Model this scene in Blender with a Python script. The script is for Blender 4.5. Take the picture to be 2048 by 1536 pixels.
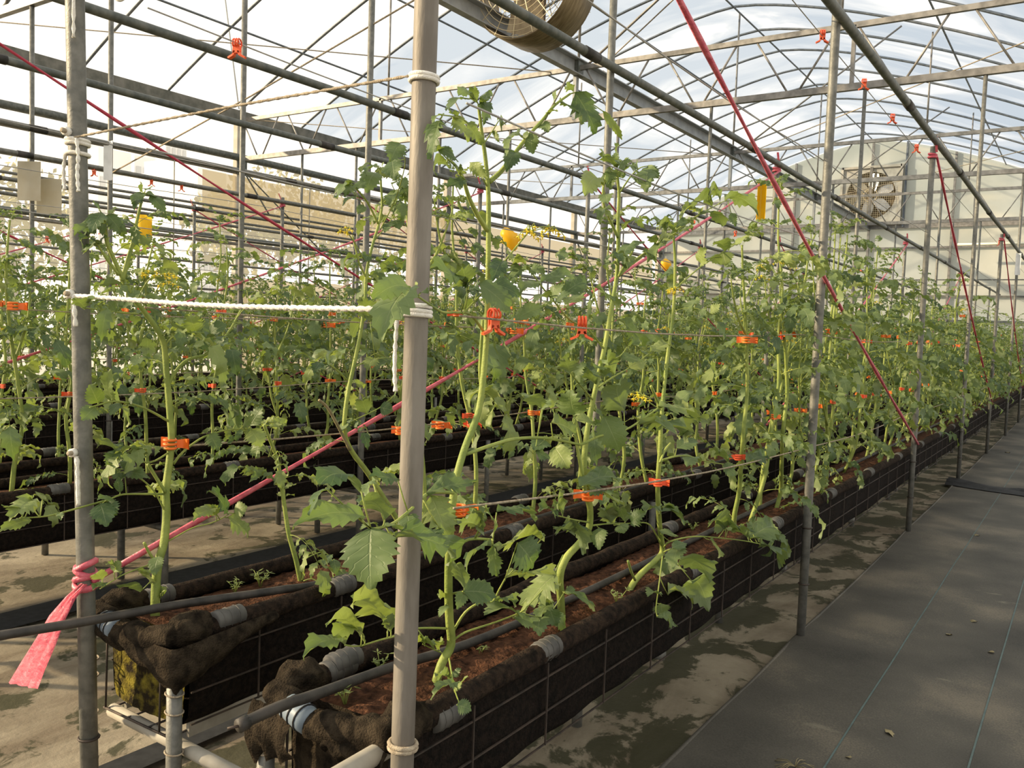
import bpy, math, random
from mathutils import Vector, Matrix, Quaternion, noise

# ------------------------------------------------------------------ scene, camera, sky, sun
for o in list(bpy.data.objects):
    bpy.data.objects.remove(o)
SC = bpy.context.scene
COL = SC.collection
FPX, CX, CY, HC = 1740.0, 1024.0, 768.0, 1.50
YAW, PIT, ROL = math.radians(33.6), math.radians(3.62), math.radians(-2.05)
_f = Vector((-math.sin(YAW) * math.cos(PIT), math.cos(YAW) * math.cos(PIT), -math.sin(PIT)))
_r = Vector((math.cos(YAW), math.sin(YAW), 0))
_d = _f.cross(_r)
RX = math.cos(ROL) * _r + math.sin(ROL) * _d
DN = -math.sin(ROL) * _r + math.cos(ROL) * _d
FW = _f
CAMP = Vector((0, 0, HC))
cam_d = bpy.data.cameras.new('camera')
cam = bpy.data.objects.new('camera', cam_d)
COL.objects.link(cam)
cam_d.sensor_fit = 'HORIZONTAL'
cam_d.sensor_width = 36.0
cam_d.lens = 36.0 * FPX / 2048.0
cam_d.clip_end = 400
mw = Matrix((( RX.x, -DN.x, -FW.x, 0), (RX.y, -DN.y, -FW.y, 0), (RX.z, -DN.z, -FW.z, HC), (0, 0, 0, 1)))
cam.matrix_world = mw
SC.camera = cam

world = bpy.data.worlds.new('sky')
SC.world = world
world.use_nodes = True
wn = world.node_tree.nodes
wn['Background'].inputs[0].default_value = (1.0, 0.975, 0.93, 1)
wn['Background'].inputs[1].default_value = 1.15

sun_d = bpy.data.lights.new('sun', 'SUN')
sun = bpy.data.objects.new('sun', sun_d)
COL.objects.link(sun)
SUN_DIR = Vector((0.76, 0.53, -0.37)).normalized()
sun.rotation_euler = SUN_DIR.to_track_quat('-Z', 'Y').to_euler()
sun_d.energy = 7.6
sun_d.angle = math.radians(1.2)
sun_d.color = (1.0, 0.80, 0.52)

SC.view_settings.view_transform = 'Standard'
SC.view_settings.look = 'None'
SC.view_settings.gamma = 1.0
SC.view_settings.use_curve_mapping = False
SC.view_settings.exposure = 0.0
SC.cycles.max_bounces = 6
SC.cycles.diffuse_bounces = 3
SC.cycles.transparent_max_bounces = 12
SC.cycles.use_denoising = True

# ------------------------------------------------------------------ geometry of the photograph
def ray(x, y):
    return RX * ((x - CX) / FPX) + DN * ((y - CY) / FPX) + FW

def atX(x, y, X):
    d = ray(x, y)
    return CAMP + d * (X / d.x)

def atY(x, y, Y):
    d = ray(x, y)
    return CAMP + d * (Y / d.y)

def atZ(x, y, z):
    d = ray(x, y)
    return CAMP + d * ((z - HC) / d.z)

def proj(p):
    q = Vector(p) - CAMP
    w = q.dot(FW)
    return (CX + FPX * q.dot(RX) / w, CY + FPX * q.dot(DN) / w, w) if w > 0.05 else (-9999, -9999, w)

# ------------------------------------------------------------------ helpers
def tag(o, label=None, cat=None, group=None, kind=None):
    if label: o['label'] = label
    if cat: o['category'] = cat
    if group: o['group'] = group
    if kind: o['kind'] = kind
    return o

def link(o, parent=None):
    COL.objects.link(o)
    if parent is not None:
        o.parent = parent
    return o

def empty(name, loc=(0, 0, 0), parent=None):
    o = bpy.data.objects.new(name, None)
    o.location = loc
    o.empty_display_size = 0.1
    return link(o, parent)

def frame_for(t):
    t = t.normalized()
    a = Vector((0, 0, 1)) if abs(t.z) < 0.9 else Vector((1, 0, 0))
    u = t.cross(a).normalized()
    return u, t.cross(u).normalized()

class MB:
    def __init__(self):
        self.v, self.f, self.m, self.uv = [], [], [], {}
        self.sm = []
    def add(self, vs, fs, mi=0, smooth=False, uvs=None):
        b = len(self.v)
        self.v.extend([tuple(p) for p in vs])
        for k, q in enumerate(fs):
            if uvs is not None:
                self.uv[len(self.f)] = [uvs[i] for i in q]
            self.f.append(tuple(b + i for i in q))
            self.m.append(mi)
            self.sm.append(smooth)
        return self
    def box(self, c, s, mi=0, rot=None):
        c = Vector(c)
        hx, hy, hz = s[0] / 2, s[1] / 2, s[2] / 2
        ps = [Vector((x, y, z)) for z in (-hz, hz) for y in (-hy, hy) for x in (-hx, hx)]
        if rot is not None:
            ps = [rot @ p for p in ps]
        return self.add([c + p for p in ps], [(0, 2, 3, 1), (4, 5, 7, 6), (0, 1, 5, 4), (2, 6, 7, 3), (0, 4, 6, 2), (1, 3, 7, 5)], mi)
    def bar(self, a, b, w, h, mi=0):
        a, b = Vector(a), Vector(b)
        u, n = frame_for(b - a)
        ps = []
        for p in (a, b):
            for su, sn in ((-1, -1), (1, -1), (1, 1), (-1, 1)):
                ps.append(p + u * su * w / 2 + n * sn * h / 2)
        return self.add(ps, [(0, 1, 2, 3), (7, 6, 5, 4), (0, 4, 5, 1), (1, 5, 6, 2), (2, 6, 7, 3), (3, 7, 4, 0)], mi)
    def tube(self, pts, r, n=8, mi=0, caps=True, closed=False, smooth=True):
        pts = [Vector(p) for p in pts]
        N = len(pts)
        rr = r if isinstance(r, (list, tuple)) else [r] * N
        vs, fs = [], []
        u = None
        for i, p in enumerate(pts):
            if closed:
                t = pts[(i + 1) % N] - pts[i - 1]
            else:
                t = pts[min(i + 1, N - 1)] - pts[max(i - 1, 0)]
            if t.length < 1e-9: t = Vector((0, 0, 1))
            t.normalize()
            if u is None:
                u, w = frame_for(t)
            else:
                u = (u - t * u.dot(t))
                if u.length < 1e-6: u, w = frame_for(t)
                u.normalize()
                w = t.cross(u)
            for k in range(n):
                a = 2 * math.pi * k / n
                vs.append(p + (u * math.cos(a) + w * math.sin(a)) * rr[i])
        M = N if closed else N - 1
        for i in range(M):
            j = (i + 1) % N
            for k in range(n):
                l = (k + 1) % n
                fs.append((i * n + k, i * n + l, j * n + l, j * n + k))
        if caps and not closed:
            fs.append(tuple(range(n - 1, -1, -1)))
            fs.append(tuple((N - 1) * n + k for k in range(n)))
        return self.add(vs, fs, mi, smooth)
    def ring(self, c, axis, R, r, n=24, m=6, mi=0):
        axis = Vector(axis)
        u, w = frame_for(axis)
        c = Vector(c)
        return self.tube([c + (u * math.cos(2 * math.pi * k / n) + w * math.sin(2 * math.pi * k / n)) * R for k in range(n)], r, m, mi, closed=True)
    def sheet(self, rows, mi=0, smooth=True, uvs=False):
        a, b = len(rows), len(rows[0])
        vs = [p for row in rows for p in row]
        fs = [(i * b + j, i * b + j + 1, (i + 1) * b + j + 1, (i + 1) * b + j) for i in range(a - 1) for j in range(b - 1)]
        uv = [(j / (b - 1), i / (a - 1)) for i in range(a) for j in range(b)] if uvs else None
        return self.add(vs, fs, mi, smooth, uv)
    def mesh(self, name, mats):
        me = bpy.data.meshes.new(name)
        me.from_pydata(self.v, [], self.f)
        for m in (mats if isinstance(mats, (list, tuple)) else [mats]):
            me.materials.append(m)
        me.polygons.foreach_set('material_index', self.m)
        me.polygons.foreach_set('use_smooth', self.sm)
        if self.uv:
            ul = me.uv_layers.new(name='UVMap')
            for fi, us in self.uv.items():
                p = me.polygons[fi]
                for k, li in enumerate(p.loop_indices):
                    ul.data[li].uv = us[k]
        me.update()
        return me
    def build(self, name, mats, parent=None, label=None, cat=None, group=None, kind=None):
        o = bpy.data.objects.new(name, self.mesh(name, mats))
        link(o, parent)
        return tag(o, label, cat, group, kind)

def inst(name, me, parent=None, mat=None, **kw):
    o = bpy.data.objects.new(name, me)
    if mat is not None:
        o.matrix_local = mat
    link(o, parent)
    return tag(o, **kw)

def spline(pts, k=5):
    """Catmull-Rom through points (Vectors, may carry radius as 4th)"""
    if len(pts) < 3: 
        return [p.copy() for p in pts]
    out = []
    n = len(pts)
    for i in range(n - 1):
        p0, p1, p2, p3 = pts[max(i - 1, 0)], pts[i], pts[i + 1], pts[min(i + 2, n - 1)]
        for s in range(k):
            t = s / k
            out.append(0.5 * ((2 * p1) + (p2 - p0) * t + (2 * p0 - 5 * p1 + 4 * p2 - p3) * t * t + (3 * p1 - p0 - 3 * p2 + p3) * t ** 3))
    out.append(pts[-1].copy())
    return out

ORD = ['first', 'second', 'third', 'fourth', 'fifth', 'sixth', 'seventh', 'eighth', 'ninth', 'tenth', 'eleventh', 'twelfth', 'thirteenth', 'fourteenth', 'fifteenth', 'sixteenth', 'seventeenth', 'eighteenth', 'nineteenth', 'twentieth']

# ------------------------------------------------------------------ materials
def newmat(name):
    m = bpy.data.materials.new(name)
    m.use_nodes = True
    nt = m.node_tree
    return m, nt, nt.nodes, nt.links, nt.nodes['Principled BSDF']

def ramp(N, stops):
    r = N.new('ShaderNodeValToRGB')
    e = r.color_ramp.elements
    while len(e) < len(stops): e.new(0.5)
    for k, (p, c) in enumerate(stops):
        e[k].position = p
        e[k].color = (c[0], c[1], c[2], 1)
    return r

def mat_simple(name, c1, c2=None, scale=8.0, rough=0.6, metal=0.0, bump=0.0, bscale=40.0, stretch=(1, 1, 1), spec=0.4, detail=5.0, lo=0.35, hi=0.65):
    m, nt, N, L, b = newmat(name)
    b.inputs['Roughness'].default_value = rough
    b.inputs['Metallic'].default_value = metal
    b.inputs['Specular IOR Level'].default_value = spec
    tc = N.new('ShaderNodeTexCoord')
    mp = N.new('ShaderNodeMapping')
    mp.inputs['Scale'].default_value = stretch
    L.new(tc.outputs['Object'], mp.inputs[0])
    if c2 is None:
        b.inputs['Base Color'].default_value = (*c1, 1)
    else:
        nz = N.new('ShaderNodeTexNoise')
        nz.inputs['Scale'].default_value = scale
        nz.inputs['Detail'].default_value = detail
        L.new(mp.outputs[0], nz.inputs['Vector'])
        r = ramp(N, [(lo, c1), (hi, c2)])
        L.new(nz.outputs['Fac'], r.inputs[0])
        L.new(r.outputs[0], b.inputs['Base Color'])
    if bump > 0:
        n2 = N.new('ShaderNodeTexNoise')
        n2.inputs['Scale'].default_value = bscale
        n2.inputs['Detail'].default_value = 4
        L.new(mp.outputs[0], n2.inputs['Vector'])
        bp = N.new('ShaderNodeBump')
        bp.inputs['Strength'].default_value = bump
        bp.inputs['Distance'].default_value = 0.01
        L.new(n2.outputs['Fac'], bp.inputs['Height'])
        L.new(bp.outputs[0], b.inputs['Normal'])
    return m

MT = {}
MT['galv'] = mat_simple('galvanised_pipe', (0.135, 0.135, 0.12), (0.215, 0.21, 0.185), 30, 0.55, 0.35, 0.15, 120)
MT['galv_brown'] = mat_simple('weathered_pipe', (0.165, 0.145, 0.12), (0.255, 0.23, 0.195), 26, 0.6, 0.2, 0.15, 120, stretch=(1, 1, 0.25))
MT['steel_dark'] = mat_simple('dark_pipe', (0.085, 0.095, 0.085), (0.16, 0.165, 0.145), 20, 0.55, 0.2, 0.1, 100)
MT['steel'] = mat_simple('truss_steel', (0.19, 0.18, 0.165), (0.32, 0.30, 0.275), 12, 0.5, 0.4)
MT['steel_blue'] = mat_simple('purlin_steel', (0.13, 0.145, 0.165), (0.21, 0.225, 0.24), 12, 0.5, 0.4)
MT['gutter'] = mat_simple('gutter_metal', (0.11, 0.11, 0.09), (0.21, 0.20, 0.17), 6, 0.6, 0.1)
MT['chan'] = mat_simple('channel_white', (0.26, 0.27, 0.27), (0.36, 0.37, 0.37), 6, 0.55, 0.1)
MT['column'] = mat_simple('column_paint', (0.42, 0.38, 0.31), (0.56, 0.52, 0.44), 5, 0.7)
MT['felt'] = mat_simple('black_felt', (0.006, 0.005, 0.004), (0.017, 0.012, 0.009), 60, 0.95, 0, 0.9, 160, spec=0.1)
MT['felt_rim'] = mat_simple('lit_rim_felt', (0.012, 0.009, 0.007), (0.042, 0.028, 0.019), 45, 0.95, 0, 1.0, 170, spec=0.1)  # same felt in lighter brown: light on the rim put into the colour
MT['felt_grey'] = mat_simple('grey_felt', (0.014, 0.011, 0.008), (0.055, 0.042, 0.028), 28, 0.98, 0, 1.0, 190, spec=0.05)
MT['soil'] = mat_simple('coco_peat', (0.020, 0.010, 0.006), (0.125, 0.056, 0.030), 48, 0.95, 0, 1.0, 120, spec=0.1, lo=0.3, hi=0.7)
MT['moss'] = mat_simple('mossy_felt', (0.022, 0.016, 0.008), (0.21, 0.17, 0.025), 26, 0.95, 0, 1.0, 150, spec=0.1, lo=0.42, hi=0.66)
MT['wire'] = mat_simple('mesh_wire', (0.035, 0.030, 0.026), (0.085, 0.062, 0.048), 20, 0.6, 0.3)
MT['wire_thin'] = mat_simple('steel_wire', (0.30, 0.29, 0.27), (0.42, 0.40, 0.37), 20, 0.5, 0.3)
MT['twine'] = mat_simple('twine', (0.30, 0.24, 0.17), (0.52, 0.44, 0.32), 90, 0.9, 0, 0.6, 400)
MT['rope'] = mat_simple('white_rope', (0.74, 0.70, 0.62), (0.88, 0.85, 0.78), 60, 0.85, 0, 0.4, 300)
MT['pvc'] = mat_simple('pvc_grey', (0.050, 0.048, 0.044), (0.11, 0.105, 0.095), 14, 0.6, 0, 0.1)
MT['pvc_white'] = mat_simple('pvc_white', (0.25, 0.23, 0.185), (0.40, 0.37, 0.31), 9, 0.6)
MT['pvc_blue'] = mat_simple('pvc_blue', (0.10, 0.14, 0.18), (0.24, 0.29, 0.34), 6, 0.4, 0, spec=0.5)
MT['hose'] = mat_simple('black_hose', (0.018, 0.017, 0.015), (0.06, 0.052, 0.044), 16, 0.6, 0, 0.1, 90)
MT['black'] = mat_simple('black_rubber', (0.008, 0.008, 0.008), (0.02, 0.02, 0.02), 30, 0.7)
MT['orange'] = mat_simple('orange_plastic', (0.88, 0.155, 0.012), (0.95, 0.22, 0.03), 20, 0.4, 0, spec=0.5)
MT['orange_red'] = mat_simple('red_orange_plastic', (0.85, 0.09, 0.025), (0.92, 0.14, 0.04), 20, 0.4, 0, spec=0.5)
MT['pink'] = mat_simple('pink_tape', (0.52, 0.070, 0.115), (0.68, 0.15, 0.19), 30, 0.45, 0, 0.5, 60, stretch=(1, 1, 1), spec=0.5)
MT['pink_dark'] = mat_simple('crimson_tape', (0.40, 0.030, 0.060), (0.50, 0.06, 0.10), 30, 0.5)
MT['yellow'] = mat_simple('yellow_card', (0.78, 0.56, 0.02), (0.90, 0.68, 0.04), 10, 0.5)
MT['bag'] = mat_simple('yellow_bag', (0.92, 0.72, 0.06), (0.95, 0.88, 0.45), 9, 0.35)
MT['card'] = mat_simple('beige_card', (0.50, 0.43, 0.29), (0.62, 0.56, 0.42), 12, 0.7)
MT['paper'] = mat_simple('white_label', (0.70, 0.70, 0.68), (0.82, 0.82, 0.80), 12, 0.7)
MT['flower'] = mat_simple('flower_yellow', (0.86, 0.60, 0.01), (0.94, 0.75, 0.04), 50, 0.5)
MT['stem'] = mat_simple('tomato_stem', (0.19, 0.25, 0.055), (0.33, 0.38, 0.09), 14, 0.55, 0, 0.25, 200, spec=0.3)
MT['stem_brown'] = mat_simple('cut_stub', (0.20, 0.17, 0.08), (0.32, 0.26, 0.14), 30, 0.8)
MT['fan_skin'] = mat_simple('fan_housing', (0.17, 0.125, 0.07), (0.33, 0.26, 0.16), 5, 0.4, 0.6, stretch=(1, 6, 1))
MT['fan_guard'] = mat_simple('fan_guard', (0.55, 0.45, 0.27), (0.70, 0.60, 0.40), 10, 0.45, 0.3)
MT['blade'] = mat_simple('fan_blade', (0.50, 0.47, 0.42), (0.66, 0.63, 0.58), 5, 0.28, 0.85)
MT['louvre'] = mat_simple('fan_louvre', (0.10, 0.065, 0.032), (0.20, 0.14, 0.07), 10, 0.6)
MT['bwall'] = mat_simple('tower_wall', (0.78, 0.78, 0.77), (0.86, 0.86, 0.85), 0.4, 0.9)
MT['bwin'] = mat_simple('tower_window', (0.42, 0.45, 0.48), None, rough=0.3)
MT['treeleaf'] = mat_simple('yellow_tree_leaf', (0.22, 0.20, 0.05), (0.34, 0.30, 0.09), 3, 0.8)
MT['bark'] = mat_simple('bark', (0.10, 0.075, 0.05), (0.18, 0.14, 0.10), 8, 0.9)
MT['tube_light'] = mat_simple('tube_lamp', (0.84, 0.82, 0.66), None, rough=0.4)

def mat_thin(name, c1, c2, fac):
    """thin plastic sheet that glows when lit from behind"""
    m = mat_simple(name, c1, c2, 9, 0.35)
    nt = m.node_tree; N = nt.nodes; L = nt.links
    tl = N.new('ShaderNodeBsdfTranslucent'); tl.inputs[0].default_value = (*c1, 1)
    ms = N.new('ShaderNodeMixShader'); ms.inputs[0].default_value = fac
    L.new(N['Principled BSDF'].outputs[0], ms.inputs[1]); L.new(tl.outputs[0], ms.inputs[2])
    L.new(ms.outputs[0], N['Material Output'].inputs[0])
    return m
MT['bag'] = mat_thin('yellow_bag', (0.95, 0.60, 0.01), (0.97, 0.78, 0.10), 0.5)
MT['yellow'] = mat_thin('yellow_card', (0.88, 0.58, 0.015), (0.93, 0.68, 0.03), 0.4)
MT['card'] = mat_thin('beige_card', (0.62, 0.56, 0.42), (0.70, 0.66, 0.54), 0.5)

def mat_leaf(name, dark, light, pale, trans=0.30):
    m, nt, N, L, b = newmat(name)
    uv = N.new('ShaderNodeUVMap')
    sp = N.new('ShaderNodeSeparateXYZ')
    L.new(uv.outputs[0], sp.inputs[0])
    def math_(op, a, b_=None, c=None):
        n = N.new('ShaderNodeMath'); n.operation = op
        for k, q in enumerate((a, b_, c)):
            if q is None: continue
            if isinstance(q, (int, float)): n.inputs[k].default_value = q
            else: L.new(q, n.inputs[k])
        return n.outputs[0]
    au = math_('ABSOLUTE', math_('SUBTRACT', sp.outputs[0], 0.5))
    mid = math_('SUBTRACT', 1.0, math_('MULTIPLY', au, 34.0))
    mid = math_('MAXIMUM', mid, 0.0)
    sv = math_('ABSOLUTE', math_('SUBTRACT', math_('FRACT', math_('MULTIPLY', math_('SUBTRACT', sp.outputs[1], math_('MULTIPLY', au, 0.55)), 6.0)), 0.5))
    side = math_('MAXIMUM', math_('SUBTRACT', 1.0, math_('MULTIPLY', sv, 11.0)), 0.0)
    vein = math_('MINIMUM', math_('ADD', mid, math_('MULTIPLY', side, 0.45)), 1.0)
    oi = N.new('ShaderNodeObjectInfo')
    tc = N.new('ShaderNodeTexCoord')
    nz = N.new('ShaderNodeTexNoise'); nz.inputs['Scale'].default_value = 9.0; nz.inputs['Detail'].default_value = 3
    geo = N.new('ShaderNodeNewGeometry')
    L.new(geo.outputs['Position'], nz.inputs['Vector'])
    fac = math_('ADD', math_('MULTIPLY', nz.outputs['Fac'], 0.85), math_('MULTIPLY', oi.outputs['Random'], 0.45))
    r = ramp(N, [(0.35, dark), (0.85, light)])
    L.new(fac, r.inputs[0])
    mx = N.new('ShaderNodeMixRGB'); mx.inputs[2].default_value = (*pale, 1)
    L.new(math_('MULTIPLY', vein, 0.42), mx.inputs[0])
    L.new(r.outputs[0], mx.inputs[1])
    mb = N.new('ShaderNodeMixRGB'); mb.inputs[2].default_value = (pale[0] * 0.85, pale[1] * 0.85, pale[2] * 1.0, 1)
    L.new(math_('MULTIPLY', geo.outputs['Backfacing'], 0.45), mb.inputs[0])
    L.new(mx.outputs[0], mb.inputs[1])
    L.new(mb.outputs[0], b.inputs['Base Color'])
    b.inputs['Roughness'].default_value = 0.5
    b.inputs['Specular IOR Level'].default_value = 0.35
    bp = N.new('ShaderNodeBump'); bp.inputs['Strength'].default_value = 0.35; bp.inputs['Distance'].default_value = 0.004; bp.invert = True
    L.new(vein, bp.inputs['Height'])
    L.new(bp.outputs[0], b.inputs['Normal'])
    tr = N.new('ShaderNodeBsdfTranslucent')
    tm = N.new('ShaderNodeMixRGB'); tm.blend_type = 'MULTIPLY'; tm.inputs[0].default_value = 1; tm.inputs[2].default_value = (1.45, 1.6, 0.45, 1)
    L.new(mb.outputs[0], tm.inputs[1])
    L.new(tm.outputs[0], tr.inputs[0])
    ms = N.new('ShaderNodeMixShader'); ms.inputs[0].default_value = trans
    L.new(b.outputs[0], ms.inputs[1]); L.new(tr.outputs[0], ms.inputs[2])
    L.new(ms.outputs[0], N['Material Output'].inputs[0])
    return m

MT['leaf'] = mat_leaf('tomato_leaf', (0.056, 0.100, 0.040), (0.160, 0.218, 0.080), (0.31, 0.36, 0.19), 0.28)
MT['leaf_pale'] = mat_leaf('pale_tomato_leaf', (0.14, 0.19, 0.062), (0.26, 0.315, 0.105), (0.37, 0.40, 0.20), 0.28)

def mat_film(name, tint, veil, veil_fac, streak=False):
    """greenhouse film: light passes, a little is scattered"""
    m, nt, N, L, b = newmat(name)
    tr = N.new('ShaderNodeBsdfTransparent')
    tl = N.new('ShaderNodeBsdfTranslucent'); tl.inputs[0].default_value = (*veil, 1)
    ms = N.new('ShaderNodeMixShader')
    ms.inputs[0].default_value = veil_fac
    if streak:
        tc = N.new('ShaderNodeTexCoord')
        mp = N.new('ShaderNodeMapping'); mp.inputs['Scale'].default_value = (0.22, 0.30, 0.22); mp.inputs['Rotation'].default_value = (0, 0, 0.5)
        L.new(tc.outputs['Object'], mp.inputs[0])
        nz = N.new('ShaderNodeTexNoise'); nz.inputs['Scale'].default_value = 1.0; nz.inputs['Detail'].default_value = 6; nz.inputs['Distortion'].default_value = 1.6
        L.new(mp.outputs[0], nz.inputs['Vector'])
        r = ramp(N, [(0.43, tint), (0.55, tuple(0.4 + 0.6 * c for c in tint)), (0.63, (1, 1, 1))])
        L.new(nz.outputs['Fac'], r.inputs[0])
        L.new(r.outputs[0], tr.inputs[0])
    else:
        tr.inputs[0].default_value = (*tint, 1)
    L.new(tr.outputs[0], ms.inputs[1]); L.new(tl.outputs[0], ms.inputs[2])
    L.new(ms.outputs[0], N['Material Output'].inputs[0])
    return m
MT['film'] = mat_film('clear_film', (0.97, 0.98, 0.98), (0.9, 0.92, 0.93), 0.12)
MT['film_bluish'] = mat_film('bluish_film', (0.50, 0.58, 0.68), (0.80, 0.86, 0.92), 0.10, True)  # far roof film, tinted grey-blue and broken by clear streaks
MT['film_side'] = mat_film('side_film', (0.97, 0.97, 0.96), (0.93, 0.95, 0.96), 0.16)
MT['screen'] = mat_film('insect_screen', (0.78, 0.73, 0.62), (0.25, 0.225, 0.165), 0.70)

def mat_panel():
    m, nt, N, L, b = newmat('endwall_sheet')
    tc = N.new('ShaderNodeTexCoord')
    nz = N.new('ShaderNodeTexNoise'); nz.inputs['Scale'].default_value = 0.7; nz.inputs['Detail'].default_value = 5
    L.new(tc.outputs['Object'], nz.inputs['Vector'])
    r = ramp(N, [(0.35, (0.66, 0.67, 0.61)), (0.65, (0.80, 0.80, 0.74))])
    L.new(nz.outputs['Fac'], r.inputs[0])
    L.new(r.outputs[0], b.inputs['Base Color'])
    b.inputs['Roughness'].default_value = 0.5
    tl = N.new('ShaderNodeBsdfTranslucent')
    L.new(r.outputs[0], tl.inputs[0])
    ms = N.new('ShaderNodeMixShader'); ms.inputs[0].default_value = 0.5
    L.new(b.outputs[0], ms.inputs[1]); L.new(tl.outputs[0], ms.inputs[2])
    L.new(ms.outputs[0], N['Material Output'].inputs[0])
    return m
MT['panel'] = mat_panel()

def mat_floor():
    m, nt, N, L, b = newmat('mossy_floor_sheet')
    tc = N.new('ShaderNodeTexCoord')
    def nzf(scale, detail, stretch=(1, 1, 1), dist=0.0):
        mp = N.new('ShaderNodeMapping'); mp.inputs['Scale'].default_value = stretch
        L.new(tc.outputs['Object'], mp.inputs[0])
        n = N.new('ShaderNodeTexNoise'); n.inputs['Scale'].default_value = scale; n.inputs['Detail'].default_value = detail; n.inputs['Distortion'].default_value = dist; n.inputs['Roughness'].default_value = 0.66
        L.new(mp.outputs[0], n.inputs['Vector'])
        return n.outputs['Fac']
    base = ramp(N, [(0.3, (0.19, 0.16, 0.11)), (0.7, (0.36, 0.31, 0.225))])
    L.new(nzf(1.6, 6), base.inputs[0])
    stain = ramp(N, [(0.43, (0, 0, 0)), (0.58, (1, 1, 1))])
    L.new(nzf(1.5, 8, (1.3, 0.55, 1), 0.6), stain.inputs[0])
    mx = N.new('ShaderNodeMixRGB'); mx.inputs[2].default_value = (0.115, 0.085, 0.055, 1)
    mm = N.new('ShaderNodeMath'); mm.operation = 'MULTIPLY'; mm.inputs[1].default_value = 0.75
    L.new(stain.outputs[0], mm.inputs[0]); L.new(mm.outputs[0], mx.inputs[0]); L.new(base.outputs[0], mx.inputs[1])
    moss = ramp(N, [(0.53, (0, 0, 0)), (0.57, (1, 1, 1))])
    sx = N.new('ShaderNodeSeparateXYZ'); L.new(tc.outputs['Object'], sx.inputs[0])
    dm = N.new('ShaderNodeMath'); dm.operation = 'SUBTRACT'; dm.inputs[1].default_value = -1.62
    L.new(sx.outputs[0], dm.inputs[0])
    d2 = N.new('ShaderNodeMath'); d2.operation = 'MULTIPLY'; L.new(dm.outputs[0], d2.inputs[0]); L.new(dm.outputs[0], d2.inputs[1])
    dw = N.new('ShaderNodeMapRange'); dw.inputs['From Min'].default_value = 0.0; dw.inputs['From Max'].default_value = 0.5; dw.inputs['To Min'].default_value = 0.075; dw.inputs['To Max'].default_value = 0.0
    L.new(d2.outputs[0], dw.inputs['Value'])
    am = N.new('ShaderNodeMath'); am.operation = 'ADD'
    L.new(nzf(3.6, 10, (1, 0.8, 1), 0.5), am.inputs[0]); L.new(dw.outputs[0], am.inputs[1])
    L.new(am.outputs[0], moss.inputs[0])
    mp2 = N.new('ShaderNodeMixRGB'); mp2.inputs[2].default_value = (0.030, 0.032, 0.012, 1)
    m2 = N.new('ShaderNodeMath'); m2.operation = 'MULTIPLY'; m2.inputs[1].default_value = 0.85
    L.new(moss.outputs[0], m2.inputs[0]); L.new(m2.outputs[0], mp2.inputs[0]); L.new(mx.outputs[0], mp2.inputs[1])
    L.new(mp2.outputs[0], b.inputs['Base Color'])
    b.inputs['Roughness'].default_value = 0.75
    b.inputs['Specular IOR Level'].default_value = 0.25
    bp = N.new('ShaderNodeBump'); bp.inputs['Strength'].default_value = 0.4; bp.inputs['Distance'].default_value = 0.01
    L.new(nzf(30, 5), bp.inputs['Height']); L.new(bp.outputs[0], b.inputs['Normal'])
    return m
MT['floor'] = mat_floor()

def mat_mat():
    m, nt, N, L, b = newmat('woven_ground_cover')
    tc = N.new('ShaderNodeTexCoord')
    n1 = N.new('ShaderNodeTexNoise'); n1.inputs['Scale'].default_value = 1.7; n1.inputs['Detail'].default_value = 7
    L.new(tc.outputs['Object'], n1.inputs['Vector'])
    n2 = N.new('ShaderNodeTexNoise'); n2.inputs['Scale'].default_value = 140; n2.inputs['Detail'].default_value = 2
    L.new(tc.outputs['Object'], n2.inputs['Vector'])
    ad = N.new('ShaderNodeMath'); ad.operation = 'MULTIPLY_ADD'; ad.inputs[1].default_value = 0.35
    L.new(n2.outputs['Fac'], ad.inputs[0]); L.new(n1.outputs['Fac'], ad.inputs[2])
    r = ramp(N, [(0.42, (0.036, 0.034, 0.028)), (0.70, (0.084, 0.077, 0.062)), (0.90, (0.175, 0.15, 0.11))])
    L.new(ad.outputs[0], r.inputs[0])
    mp = N.new('ShaderNodeMapping'); mp.inputs['Scale'].default_value = (2.2, 6.0, 1); mp.inputs['Rotation'].default_value = (0, 0, 0.25)
    L.new(tc.outputs['Object'], mp.inputs[0])
    n3 = N.new('ShaderNodeTexNoise'); n3.inputs['Scale'].default_value = 0.8; n3.inputs['Detail'].default_value = 6; n3.inputs['Roughness'].default_value = 0.6
    L.new(mp.outputs[0], n3.inputs['Vector'])
    r3 = ramp(N, [(0.66, (0, 0, 0)), (0.74, (0.75, 0.75, 0.75))])
    L.new(n3.outputs['Fac'], r3.inputs[0])
    mx3 = N.new('ShaderNodeMixRGB'); mx3.inputs[2].default_value = (0.26, 0.235, 0.17, 1)
    L.new(r3.outputs[0], mx3.inputs[0]); L.new(r.outputs[0], mx3.inputs[1])
    L.new(mx3.outputs[0], b.inputs['Base Color'])
    b.inputs['Roughness'].default_value = 0.7
    b.inputs['Specular IOR Level'].default_value = 0.3
    bp = N.new('ShaderNodeBump'); bp.inputs['Strength'].default_value = 0.3; bp.inputs['Distance'].default_value = 0.003
    L.new(n2.outputs['Fac'], bp.inputs['Height']); L.new(bp.outputs[0], b.inputs['Normal'])
    return m
MT['mat'] = mat_mat()
MT['thread'] = mat_simple('teal_thread', (0.07, 0.105, 0.10), (0.10, 0.145, 0.135), 20, 0.7)
# ------------------------------------------------------------------ the setting
XL, XR, XM, YE = -12.95, 0.95, -6.0, 28.7
ZG, ZRID = 5.2, 7.7
def arch_z(X, xm=XM):
    u = abs(X - xm) / 6.95
    return ZG + (ZRID - ZG) * (1 - min(u, 1.0) ** 1.45)

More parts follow.
